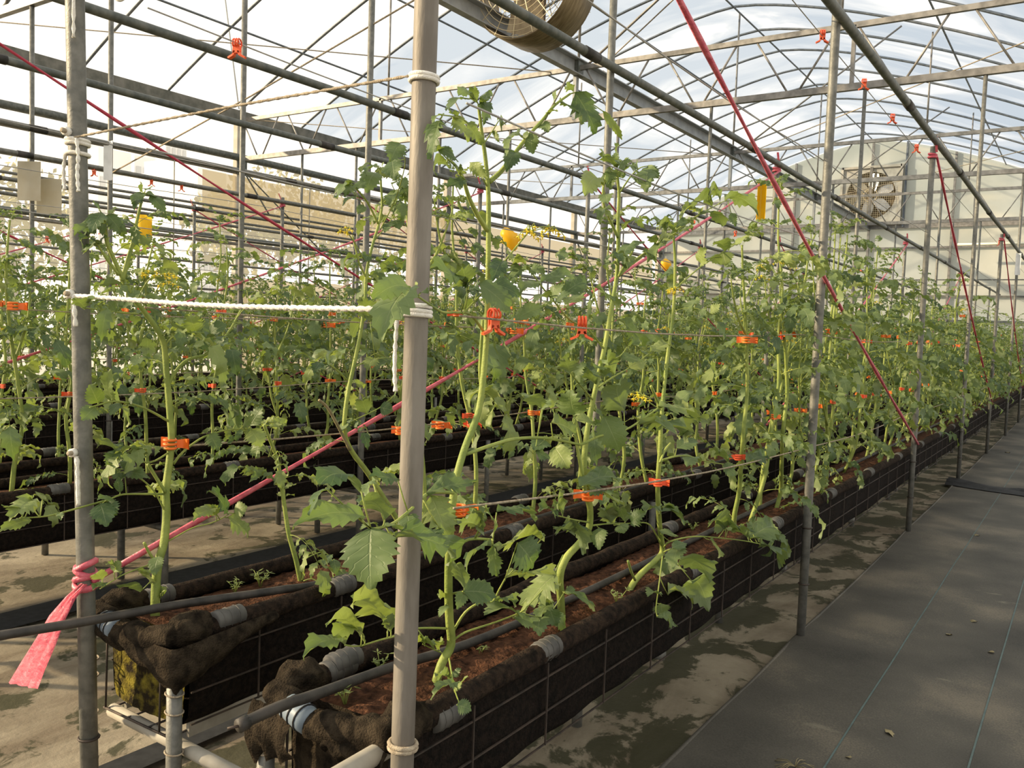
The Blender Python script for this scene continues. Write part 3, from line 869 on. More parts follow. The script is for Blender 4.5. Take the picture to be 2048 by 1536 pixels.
# traps, labels, bags
def card(c, w, h, rz, mat, name, label, cat, bend=0.0):
    m = MB()
    for off in (0, 0.004):
        m.sheet([[Vector((w * (i / 6 - .5), bend * math.sin(math.pi * i / 6) + off, h * (j / 6 - .5))) for i in range(7)] for j in range(7)])
    o = m.build(name, MT[mat], label=label, cat=cat)
    o.location = c; o.rotation_euler = (0, 0, rz)
    return o
card(atX(58, 362, -8.30), 0.22, 0.36, 0.55, 'card', 'sticky_card', 'upper beige sticky card on the post at the far left', 'card')
card(atX(98, 393, -8.26), 0.24, 0.33, 0.55, 'card', 'sticky_card', 'lower beige sticky card beside the post at the far left', 'card')
card(atX(216, 320, -7.0), 0.075, 0.33, 0.6, 'paper', 'label_strip', 'curled white paper strip hanging near the left front post', 'label', 0.03)
p = atX(289, 455, -8.34)
m = MB()
m.sheet([[Vector((0.075 * math.cos(a * 0.5236 - 0.2), 0.075 * math.sin(a * 0.5236 - 0.2), z)) for a in range(13)] for z in (-0.125, -0.06, 0.0, 0.06, 0.125)])
m.build('sticky_trap', MT['yellow'], label='rolled yellow sticky trap hanging above the left front plants', cat='trap').location = p
def bag(c, w, h, label, seed, lean=0.3):
    m = MB()
    rows = []
    for j in range(9):
        t = j / 8
        r = w * math.sin(math.pi * min(1, 0.01 + 0.95 * t) ** 0.8) * 0.5 + 0.006
        rows.append([Vector((lean * w * t + r * math.cos(a * 0.6283) * (1 + 0.75 * nz(a * 1.1, t * 5, seed)), 0.6 * r * math.sin(a * 0.6283), -h * t)) for a in range(11)])
    m.sheet(rows)
    o = m.build('yellow_bag', MT['bag'], label=label, cat='bag')
    o.location = c
    o.rotation_euler = (0, 0, 0.5)
    return o
bag(atX(1012, 455, -4.10), 0.14, 0.19, 'crumpled yellow bag hanging beside the tall front plant', 1, 0.5)
bag(atX(1331, 517, -4.10), 0.10, 0.15, 'small yellow bag hanging behind the third front plant', 2, 0.2)
card(atX(1523, 402, -2.27), 0.07, 0.30, 0.5, 'yellow', 'sticky_strip', 'curved yellow sticky strip on the post behind the front plants', 'trap', 0.05)
card(atX(2036, 528, -1.06), 0.08, 0.34, 0.5, 'paper', 'label_strip', 'pale strip hanging at the right edge under the overhead pipe', 'label', 0.03)
# ------------------------------------------------------------------ troughs
TR = [(-1.520, -1.170, 1.40), (-2.350, -1.995, 1.46), (-4.50, -4.14, 1.40), (-5.31, -4.95, 1.40), (-7.48, -7.12, 1.40), (-8.29, -7.93, 1.40), (-10.46, -10.10, 1.40), (-11.27, -10.91, 1.40)]
ROWN = ['first trough from the aisle', 'second trough from the aisle', 'third trough from the aisle', 'fourth trough from the aisle', 'fifth trough from the aisle', 'sixth trough from the aisle', 'seventh trough from the aisle', 'eighth trough from the aisle']
YT = 27.9
ZS = 0.605
coup = MB()
coup.tube([(0, -0.048, 0), (0, -0.044, 0), (0, 0.044, 0), (0, 0.048, 0)], [0.026, 0.0295, 0.0295, 0.026], 14)
for yy in (-0.03, -0.005, 0.025):
    coup.ring((0, yy, 0), (0, 1, 0), 0.0298, 0.0018, 14, 4)
ME_COUP = coup.mesh('pipe_coupling', MT['pvc'])
ME_VW = {}
for ti, (xl, xr, y0) in enumerate(TR):
    xc, w = (xl + xr) / 2, (xr - xl) / 2
    near = ti < 2
    T = empty('planting_trough', (xc, y0, 0))
    tag(T, ['long black felt trough beside the aisle mat', 'long black felt trough with the pink tape at its end'][ti] if near else 'long black felt planting trough, ' + ROWN[ti].replace(' trough', ''), 'trough', 'felt planting troughs')
    LY = YT - y0
    ys = []
    y = 0.0
    while y < LY:
        ys.append(y)
        y += 0.06 if (near and y < 4) else (0.25 if y < 8 else 0.8)
    ys.append(LY)
    # liner
    prof = [(-w, .635), (-w - .004, .56), (-w - .003, .47), (-w + .002, .405), (-w + .022, .380), (0, .372), (w - .022, .380), (w - .002, .405), (w + .003, .47), (w + .004, .56), (w, .635)]
    rows = []
    for yy in ys:
        rows.append([Vector((x + (0.006 * nz(yy * 3, z * 9, ti) + 0.005 * math.sin(yy * 2 * math.pi / 0.335)) * (1 if x > 0 else -1), yy, z + 0.004 * nz(yy * 2, x * 9, ti))) for x, z in prof])
    MB().sheet(rows).build('felt_liner', MT['felt'], T)
    # rims
    for s in (-1, 1):
        R = [0.0275 + (0.005 * nz(yy * 5, s, ti * 3.1) + 0.003 * nz(yy * 17, s, ti) if near else 0.003 * nz(yy, s)) for yy in ys]
        MB().tube([(s * (w - 0.005) + 0.004 * nz(yy * 1.3, s * 4, ti), yy, 0.637 + 0.006 * nz(yy * 0.8, s, ti + 5)) for yy in ys], R, 12 if near else 8).build('rim_felt', MT['felt_rim'], T)
        for j in range(22):
            yy = (0.58 if s > 0 else 0.14) + (0.0 if near else 0.3) + 1.02 * j + 0.12 * nz(j, s, ti)
            if yy > 11: break
            inst('pipe_coupling', ME_COUP, T, Matrix.Translation((s * (w - 0.005), yy, 0.640)))
    # soil
    sy = []
    y = 0.0
    while y < LY:
        sy.append(y)
        y += (0.016 if y < 2.6 else 0.05 if y < 6 else 0.3) if near else (0.12 if y < 6 else 0.5)
    sy.append(LY)
    nx = 22 if near else 6
    rows = []
    for yy in sy:
        row = []
        for i in range(nx + 1):
            x = -w + 0.02 + (2 * w - 0.04) * i / nx
            z = ZS + 0.016 * (1 - (x / w) ** 2) + 0.014 * nz(x * 9, yy * 5, ti * 2.3)
            if near and yy < 6:
                z += 0.011 * nz(x * 45, yy * 45, ti) + 0.006 * nz(x * 110, yy * 110, ti)
            row.append(Vector((x, yy, z)))
        rows.append(row)
    MB().sheet(rows).build('soil', MT['soil'], T)
    # legs, cross bars, long bars
    for s in ((-1, 1) if ti == 1 else ()):
        MB().box((s * (w - 0.03), LY / 2 + 0.02, 0.358), (0.012, LY, 0.045)).build('bottom_bar', MT['pvc_white'] if ti == 1 else MT['felt'], T)
    nl = 12 if ti < 4 else 7
    for j in range(nl):
        yy = -0.06 + 1.51 * j
        for s in (-1, 1):
            if ti == 1 and s < 0 and j == 0: continue
            if ti == 0 and s > 0: continue
            if ti == 1 and s > 0 and j % 2: continue
            MB().tube([(s * (w + 0.022), yy, 0.0), (s * (w + 0.022), yy, 0.57)], 0.0205, 10).build('leg', MT['galv'], T)
        MB().tube([(-w + 0.02, yy + 0.045, 0.34), (w + (0.30 if ti == 1 and j == 0 else -0.05), yy + 0.045, 0.34 - (0.02 if ti == 1 and j == 0 else 0))], 0.02, 10).build('cross_bar', MT['pvc_white'] if near and j == 0 else MT['galv'], T)
    # mesh wires
    for s in (-1, 1):
        det = s > 0 and ti < 4
        for z in (0.573, 0.478, 0.388):
            MB().bar((s * (w + 0.011), 0, z), (s * (w + 0.011), LY, z), 0.0042, 0.0042).build('mesh_wire', MT['wire'], T)
        rest = MB()
        for j in range(int(LY / 0.335)):
            yy = 0.23 + 0.335 * j
            if det and yy < 9:
                if s not in ME_VW:
                    ME_VW[s] = MB().bar((0, 0, 0.386), (0, 0, 0.612), 0.0042, 0.0042).mesh('mesh_wire', MT['wire'])
                inst('mesh_wire', ME_VW[s], T, Matrix.Translation((s * (w + 0.013), yy, 0)))
            else:
                rest.bar((s * (w + 0.013), yy, 0.386), (s * (w + 0.013), yy, 0.612), 0.0042, 0.0042)
        rest.build('wire_mesh', MT['wire'], T, kind='stuff')
    if not near:
        continue
    # the trough end: mossy face, felt rolls, bare pipe pieces, wire basket
    rows = []
    for j in range(13):
        t = j / 12
        z = 0.385 + 0.25 * t
        hw = w * (0.86 + 0.14 * t ** 0.5)
        rows.append([Vector((hw * (i / 8 - 1), -0.006 - 0.02 * math.sin(math.pi * i / 16) * (1 - t) + 0.006 * nz(i * 0.8, j * 0.8, ti), z)) for i in range(17)])
    MB().sheet(rows).build('end_face', MT['moss'] if ti == 1 else MT['felt_grey'], T)
    # felt roll along the end
    P, R = [], []
    for i in range(31):
        t = i / 30
        x = -w - 0.008 + (2 * w + 0.016) * t
        sag = 0.030 * math.sin(math.pi * t)
        P.append(Vector((x, -0.045 - 0.020 * math.sin(math.pi * t) + 0.008 * nz(t * 7, ti, 1), 0.645 - sag + 0.012 * nz(t * 6, ti * 3, 2))))
        lump = 0.034 + 0.014 * abs(nz(t * 4.3, ti * 5 + 1, 3)) + 0.006 * nz(t * 15, ti, 8)
        if 0.20 < t < 0.40: lump = 0.020
        R.append(lump)
    rl = MB().tube(P, R, 16).build('end_felt_roll', MT['felt_grey'], T)
    a, b = P[6], P[12]
    d = (b - a)
    up = Vector((0, -0.010, 0.006))
    bl = MB().tube([a + up, a + d * 0.25 + up, a + d * 0.7 + up, b + up], [0.030, 0.031, 0.031, 0.029], 16).build('bare_pipe', MT['pvc_blue'], T)
    for q in (0.12, 0.42, 0.72):
        MB().ring(a + d * q + up, d, 0.0312, 0.0026, 18, 5).build('rubber_ring', MT['black'], bl)
    # corner lumps
    for s in (-1, 1):
        m = MB()
        rows = []
        for j in range(13):
            ph = math.pi * j / 12
            rows.append([Vector((s * (w - 0.006), 0.0 + (0.02 if s < 0 else 0.0), 0.648)) + Vector((0.050 * math.sin(ph) * math.cos(th * 0.3927), 0.075 * math.sin(ph) * math.sin(th * 0.3927), 0.046 * math.cos(ph))) * (1 + 0.35 * nz(math.sin(ph) * math.cos(th * 0.3927) * 2, math.sin(ph) * math.sin(th * 0.3927) * 2 + s * 7, math.cos(ph) * 2 + ti * 3)) for th in range(17)])
        m.sheet(rows).build('felt_bundle', MT['felt_grey'], T)
    # hanging flaps
    def flap(x0, x1, yb, ztop, drop, seed, name='felt_flap'):
        rows = []
        for j in range(9):
            t = j / 8
            rows.append([Vector((x0 + (x1 - x0) * i / 16, yb - 0.012 - 0.020 * math.sin(math.pi * t) - 0.014 * nz(i * 0.35, t * 2, seed), ztop - t * (drop[0] + (drop[1] - drop[0]) * i / 16 + 0.05 * nz(i * 0.3, seed, 4)))) for i in range(17)])
        MB().sheet(rows).build(name, MT['felt_grey'], T)
    if ti == 1:
        per = []
        for q in range(19):
            per.append((Vector((-w - 0.02 + (2 * w + 0.05) * q / 18, -0.085, 0)), Vector((0, -1, 0))))
        for q in range(1, 4):
            a_ = q / 4 * math.pi / 2
            per.append((Vector((w + 0.03 + 0.02 * math.sin(a_), -0.065 - 0.02 * math.cos(a_), 0)), Vector((math.sin(a_), -math.cos(a_), 0))))
        for q in range(15):
            per.append((Vector((w + 0.050 - 0.028 * q / 14, -0.06 + 0.34 * q / 14, 0)), Vector((1, 0, 0))))
        rows = []
        nq = len(per)
        for j_ in range(11):
            t = j_ / 10
            row = []
            for q, (pp, nn) in enumerate(per):
                f_ = q / (nq - 1)
                dr = 0.055 + 0.075 * math.exp(-((f_ - 0.58) / 0.22) ** 2) - 0.02 * f_ + 0.020 * nz(q * 0.45, 3.1, 2)
                row.append(pp + nn * (0.016 * math.sin(math.pi * t) + 0.010 * nz(q * 0.4, t * 2.2, 5)) + Vector((0, 0, 0.642 - t * dr - 0.012 * math.sin(math.pi * f_))))
            rows.append(row)
        MB().sheet(rows).build('felt_flap', MT['felt_grey'], T)
        inst('pipe_coupling', ME_COUP, T, Matrix.Translation((w - 0.005, 0.13, 0.650)))
    else:
        flap(-w - 0.04, -w + 0.10, -0.075, 0.63, (0.14, 0.10), 5.1)
        flap(0.02, w + 0.02, -0.07, 0.62, (0.05, 0.06), 6.4)
        st = MB().tube([(w - 0.012, -0.22, 0.607), (w - 0.012, 0.02, 0.612)], 0.0215, 16, caps=False)
        st.tube([(w - 0.012, -0.22, 0.607), (w - 0.012, 0.0, 0.612)], 0.0165, 16, caps=False)
        st.ring((w - 0.012, -0.22, 0.607), (0, 1, 0), 0.019, 0.003, 16, 5)
        st.build('pipe_stub', MT['pvc_white'], T)
        inst('pipe_coupling', ME_COUP, T, Matrix.Translation((w + 0.002, 0.13, 0.625)))
        inst('pipe_coupling', ME_COUP, T, Matrix.Translation((-w + 0.005, 0.16, 0.653)))
    # wire basket under the end
    bm = MB()
    for x in (-w * 0.9, w * 0.55, w * 0.9):
        bm.tube([(x, -0.03, 0.60), (x, -0.035, 0.352)], 0.0033, 6)
    bm.tube([(-w * 0.95, -0.035, 0.352), (w * 0.95, -0.035, 0.352)], 0.0036, 6)
    for k in range(4):
        x = -w * 0.85 + k * w * 0.55
        bm.tube([(x, -0.035, 0.352), (x, 0.30, 0.352)], 0.0033, 6)
    bm.build('wire_basket', MT['wire'], T)
    for s in (-1, 1):
        lm = MB()
        for z in (0.50, 0.45, 0.34, 0.20):
            lm.ring((s * (w + 0.022), -0.06, z), (0.1, 0.05, 1), 0.0235, 0.0026, 14, 5)
        lm.build('tie_wire', MT['twine'], T)

# drip hoses
def hose(pts, r, label):
    P = spline([Vector(p) for p in pts], 6)
    R = [r * (1 + 0.08 * nz(i * 0.6, 1.0)) for i in range(len(P))]
    e = empty('drip_hose', P[0]); tag(e, label, 'hose', 'black drip hoses')
    MB().tube([p - P[0] for p in P], R, 10).build('hose_tube', MT['hose'], e)
    return e, P[0]
h, p0 = hose([atZ(485, 1447, 0.672), atZ(560, 1413, 0.68), atZ(640, 1386, 0.675), (-1.39, 1.60, 0.655), (-1.36, 1.95, 0.638), (-1.35, 2.6, 0.636), (-1.36, 4, 0.634), (-1.35, 8, 0.636), (-1.35, 16, 0.636), (-1.35, 27.5, 0.636)], 0.0125, 'black drip hose with plugged end lying along the first trough')
MB().tube([(0.0, 0.012, 0.0), (0, -0.010, -0.002)], 0.0148, 12).build('end_plug', MT['hose'], h)
MB().tube([(0.0, -0.008, -0.002), (-0.012, -0.028, -0.004)], 0.003, 6).build('pin', MT['wire'], h)
h, p0 = hose([atZ(-60, 1282, 0.672), atZ(0, 1271, 0.672), atZ(170, 1243, 0.675), atZ(340, 1212, 0.675), atZ(470, 1193, 0.672), atZ(560, 1180, 0.668), (-2.06, 2.05, 0.64), (-2.07, 2.6, 0.632), (-2.09, 4, 0.632), (-2.1, 8, 0.634), (-2.1, 16, 0.634), (-2.1, 27.5, 0.634)], 0.0125, 'black drip hose crossing the end of the second trough and lying along it')
# ------------------------------------------------------------------ tomato plants: shapes
def leaflet_shape(nseg, half, width, lobes, curl, fold, wave, seed, twist=0.0):
    """unit-length leaflet along +Y, top side +Z; returns verts, faces, uvs"""
    rnd = random.Random(seed)
    cross = [-1 + k / half for k in range(2 * half + 1)]
    vs, uvs = [], []
    ang, y, z = 0.25 * curl, 0.0, 0.0
    step = 1.0 / nseg
    ph = rnd.random() * 6
    for i in range(nseg + 1):
        t = i / nseg
        if i:
            ang_i = 0.45 * curl - curl * 1.7 * t
            y += step * math.cos(ang_i); z += step * math.sin(ang_i)
            ang = ang_i
        wv = math.sin(math.pi * min(1.0, t * 1.02) ** 0.72) ** 0.85 if 0 < t < 1 else 0.0
        ser = 1.0
        if lobes and 0.08 < t < 0.97:
            ser = 1.0 + lobes * (0.5 if i % 2 else -0.5) * (1 - 0.4 * t)
        hw = 0.5 * width * wv * ser
        tw = twist * t
        for c in cross:
            e = abs(c)
            x = c * hw
            fy = (0.045 * lobes * 3 * (e ** 2) if i % 2 else 0.0)
            dz = fold * abs(x) - 0.9 * fold * (x * x) / max(width * .5, .05) + wave * e * e * math.sin(t * 10 + ph + (1.3 if c > 0 else 0)) * width
            xx, zz = x * math.cos(tw) - dz * math.sin(tw), x * math.sin(tw) + dz * math.cos(tw)
            ny, nz_ = -math.sin(ang), math.cos(ang)
            vs.append(Vector((xx, y + ny * zz + fy * math.cos(ang), z + nz_ * zz + fy * math.sin(ang))))
            uvs.append(((c + 1) / 2, t))
    b = len(cross)
    fs = [(i * b + j, i * b + j + 1, (i + 1) * b + j + 1, (i + 1) * b + j) for i in range(nseg) for j in range(b - 1)]
    return vs, fs, uvs

HERO_LF = []
HERO_END = []
for k in range(10):
    rnd = random.Random(100 + k)
    m = MB()
    v, f, u = leaflet_shape(16, 2, 1.0, 0.30 + 0.12 * (k % 3), 0.35 + 0.16 * (k % 4), 0.28 + 0.1 * (k % 3), 0.05 + 0.025 * (k % 3), 50 + k, rnd.uniform(-0.5, 0.5))
    m.add(v, f, 0, True, u)
    HERO_LF.append(m)
    e_ = v[-3]
    HERO_END.append((e_.y, e_.z))
ME_LF = [m.mesh('leaflet', MT['leaf']) for m in HERO_LF]
ME_LFP = [m.mesh('leaflet', MT['leaf_pale']) for m in HERO_LF]

def leaf_into(mb, M, L, seed, nseg=7, half=1, npair=3, sides=4, droop=1.0, lsz=1.0):
    """compound tomato leaf from the origin along +Y (z up), into mb through matrix M"""
    rnd = random.Random(seed)
    n = 8
    a0 = rnd.uniform(0.35, 0.8)
    pts = [Vector((0, 0, 0))]
    sw = rnd.uniform(-0.25, 0.25)
    for i in range(1, n + 1):
        t = i / n
        a = a0 - droop * (1.35 * t)
        pts.append(pts[-1] + Vector((sw * t, math.cos(a), math.sin(a))) * (L / n))
    mb.tube([M @ p for p in pts], [0.0038 * (1 - 0.65 * i / n) * (0.6 + L) for i in range(n + 1)], sides, 1)
    def put(p, d, roll, size, w, sd):
        d = d.normalized()
        x = d.cross(Vector((0, 0, 1)))
        if x.length < 0.1: x = Vector((1, 0, 0))
        x.normalize()
        z = x.cross(d)
        q = Matrix((x, d, z)).transposed().to_4x4()
        T = Matrix.Translation(p) @ q @ Matrix.Rotation(roll, 4, 'Y') @ Matrix.Diagonal((size * w, size, size, 1))
        v, f, u = leaflet_shape(nseg, half, 1.0, 0.45 if nseg > 5 else 0.5, rnd.uniform(0.4, 1.35), rnd.uniform(0.25, 0.65), 0.08, sd, rnd.uniform(-.4, .4))
        mb.add([M @ (T @ q_) for q_ in v], f, 0, True, u)
    tip = pts[-1] - pts[-2]
    put(pts[-1], tip + Vector((0, 0, -0.25)) * tip.length, rnd.uniform(-.4, .4), 0.40 * L * lsz, rnd.uniform(.38, .54), seed + 1)
    for k in range(npair):
        t = 0.34 + 0.52 * k / max(1, npair - 1) if npair > 1 else 0.6
        i = min(n - 1, int(t * n))
        p = pts[i] + (pts[i + 1] - pts[i]) * (t * n - i)
        d = (pts[i + 1] - pts[i]).normalized()
        for s in (-1, 1):
            sz = L * lsz * (0.20 + 0.10 * math.sin(math.pi * (t - .1))) * rnd.uniform(0.75, 1.25)
            side = Vector((s * rnd.uniform(.8, 1.2), 0, 0)) + d * rnd.uniform(.45, .9) + Vector((0, 0, rnd.uniform(-.45, .15)))
            put(p, side, s * rnd.uniform(-0.2, .6), sz, rnd.uniform(.36, .54), seed + 7 * k + s + 3)
    return pts

LEAFLIB, LEAFLIB_P = [], []
for k in range(14):
    m = MB()
    leaf_into(m, Matrix.Identity(4), 1.0, 900 + 13 * k, 9, 1, 3 + k % 2, 5, 0.7 + 0.12 * (k % 5))
    LEAFLIB.append(m.mesh('leaf', [MT['leaf'], MT['stem']]))
    LEAFLIB_P.append(m.mesh('leaf', [MT['leaf_pale'], MT['stem']]))

fl = MB()
rnd = random.Random(5)
for k in range(5):
    ox = Vector((0.012 * (k - 2), 0.008 * math.sin(k * 2.2), -0.006 * abs(k - 2)))
    fl.tube([ox * 0.2, ox * 0.7 + Vector((0, 0, 0.006)), ox], 0.0010, 4, 1)
    for a in range(5):
        t = a * 1.2566 + k
        d = Vector((math.cos(t), math.sin(t), -0.35)); s = Vector((-math.sin(t), math.cos(t), 0))
        fl.add([ox, ox + d * 0.005 + s * 0.0028, ox + d * 0.0125, ox + d * 0.005 - s * 0.0028], [(0, 1, 2, 3)], 0)
    fl.tube([ox, ox + Vector((0.002, 0, -0.009))], [0.0024, 0.0010], 5, 0)
ME_FLOWER = fl.mesh('flower_cluster', [MT['flower'], MT['stem']])

def rot_to(d, up=Vector((0, 0, 1))):
    d = d.normalized()
    x = d.cross(up)
    if x.length < 0.05: x = Vector((1, 0, 0))
    x.normalize()
    return Matrix((x, d, x.cross(d))).transposed().to_4x4()

def plant_skeleton(rnd, hgt, lean):
    """main stem and optional fork, local coordinates"""
    n = 7
    pts = [Vector((0, 0, 0))]
    wx, wy = rnd.uniform(-.05, .05), rnd.uniform(-.07, .07)
    for i in range(1, n + 1):
        t = i / n
        k = 1 - (1 - t) ** 2
        pts.append(Vector((lean * k + wx * math.sin(3 * t + 1) + rnd.uniform(-.012, .012), wy * math.sin(2.4 * t) + rnd.uniform(-.02, .02), hgt * t)))
    stems = [spline(pts, 3)]
    if rnd.random() < 0.65:
        i = rnd.choice((3, 4, 5))
        a = pts[i]
        d = Vector((rnd.uniform(-.12, .12), rnd.choice((-1, 1)) * rnd.uniform(.10, .22), hgt * (1 - i / n) * rnd.uniform(.75, 1.05)))
        stems.append(spline([a, a + d * 0.45 + Vector((0, 0.25 * d.y, 0)), a + d], 4))
    return stems

def leaf_slots(rnd, stems, hgt, dens=1.0):
    """(position, azimuth, elevation, length) for each leaf"""
    out = []
    for si, st in enumerate(stems):
        n = len(st)
        az = rnd.uniform(0, 6.28)
        L = sum((b - a).length for a, b in zip(st, st[1:]))
        d = 0.07 if si == 0 else 0.12
        while d < L:
            q, i = d, 0
            while i < n - 2 and q > (st[i + 1] - st[i]).length:
                q -= (st[i + 1] - st[i]).length; i += 1
            p = st[i] + (st[i + 1] - st[i]).normalized() * q
            t = p.z / hgt
            ln = (0.19 + 0.16 * math.sin(math.pi * min(1, 0.15 + 0.8 * t))) * rnd.uniform(.8, 1.25)
            if t < 0.28: ln *= 0.85
            if t > 0.85: ln *= 0.75
            if not (t < 0.25 and rnd.random() < 0.1):
                out.append((p, az, rnd.uniform(-.15, .35) + 0.35 * max(0, t - .7), ln))
            az += 2.4 + rnd.uniform(-.5, .5)
            d += (0.095 + 0.05 * rnd.random()) / dens
        tip = st[-1]
        for k in range(4):
            out.append((tip - Vector((0, 0, 0.02 * k)), az + 1.6 * k, rnd.uniform(.5, 1.1) - 0.15 * k, rnd.uniform(.09, .17)))
    return out

def stem_mesh(mb, stems, r0, mi=0, sides=6):
    for si, st in enumerate(stems):
        n = len(st)
        ra = r0 if si == 0 else r0 * 0.62
        mb.tube(st, [ra * (1 - 0.62 * (i / (n - 1)) ** 1.3) for i in range(n)], sides, mi)

ME_CLIP = {}
for nm in ('orange', 'orange_red'):
    m = MB()
    for zz in (-0.009, 0.0, 0.009):
        m.ring((0, 0, zz), (0, 0, 1), 0.0125, 0.0030, 12, 5)
    for s in (-1, 1):
        m.sheet([[Vector((s * (0.010 + 0.026 * i / 4), 0.010 + 0.006 * math.sin(i) + 0.010 * i / 4, z * (0.009 + 0.003 * i / 4))) for z in (-1, 0, 1)] for i in range(5)])
        m.sheet([[Vector((s * (0.010 + 0.026 * i / 4), 0.0125 + 0.006 * math.sin(i) + 0.010 * i / 4, z * (0.009 + 0.003 * i / 4))) for z in (1, 0, -1)] for i in range(5)])
    ME_CLIP[nm] = m.mesh('plant_clip', MT[nm])
for nm in ('orange', 'orange_red'):
    m = MB()
    for xx in (-0.007, 0.0, 0.007):
        m.tube([Vector((xx, 0.012 * math.cos(a), 0.012 + 0.012 * math.sin(a))) for a in (-0.9, -0.2, 0.5, 1.2, 1.9, 2.6, 3.3, 4.0)], 0.0026, 5)
    m.box((0, -0.004, -0.003), (0.020, 0.004, 0.022)).box((0, 0.006, -0.003), (0.018, 0.004, 0.020))
    for s in (-1, 1):
        m.bar((s * 0.005, 0, -0.008), (s * 0.010, 0, -0.020), 0.012, 0.005)
        m.bar((s * 0.009, 0, -0.019), (s * 0.024, 0.002, -0.026), 0.013, 0.005)
    ME_CLIP[nm + '_open'] = m.mesh('plant_clip', MT[nm])
def clip(p, rz, label, group=None, mat='orange', s=1.0, tilt=0.0):
    o = inst('plant_clip', ME_CLIP[mat], None, Matrix.Translation(p) @ Matrix.Rotation(rz, 4, 'Z') @ Matrix.Rotation(tilt, 4, 'X') @ Matrix.Scale(s, 4), label=label, cat='clip', group=group)
    return o

# ------------------------------------------------------------------ far plants: prebuilt shapes
FARLIB = []
for k in range(8):
    rnd = random.Random(4000 + k)
    hgt = 1.10 + 0.05 * (k % 4)
    stems = plant_skeleton(rnd, hgt, 0.08)
    ms, mf = MB(), MB()
    stem_mesh(ms, stems, 0.010, 0, 5)
    for (p, az, el, ln) in leaf_slots(rnd, stems, hgt, 1.25):
        d = Vector((math.cos(az) * math.cos(el), math.sin(az) * math.cos(el), math.sin(el)))
        leaf_into(mf, Matrix.Translation(p) @ rot_to(d), ln, rnd.randint(0, 99999), 4, 1, 3, 3, rnd.uniform(.6, 1.15), 1.0)
    FARLIB.append((ms, mf, ms.mesh('stem', MT['stem']), mf.mesh('foliage', [MT['leaf'], MT['stem']]), mf.mesh('foliage', [MT['leaf_pale'], MT['stem']]), stems[0][-1].copy(), stems))
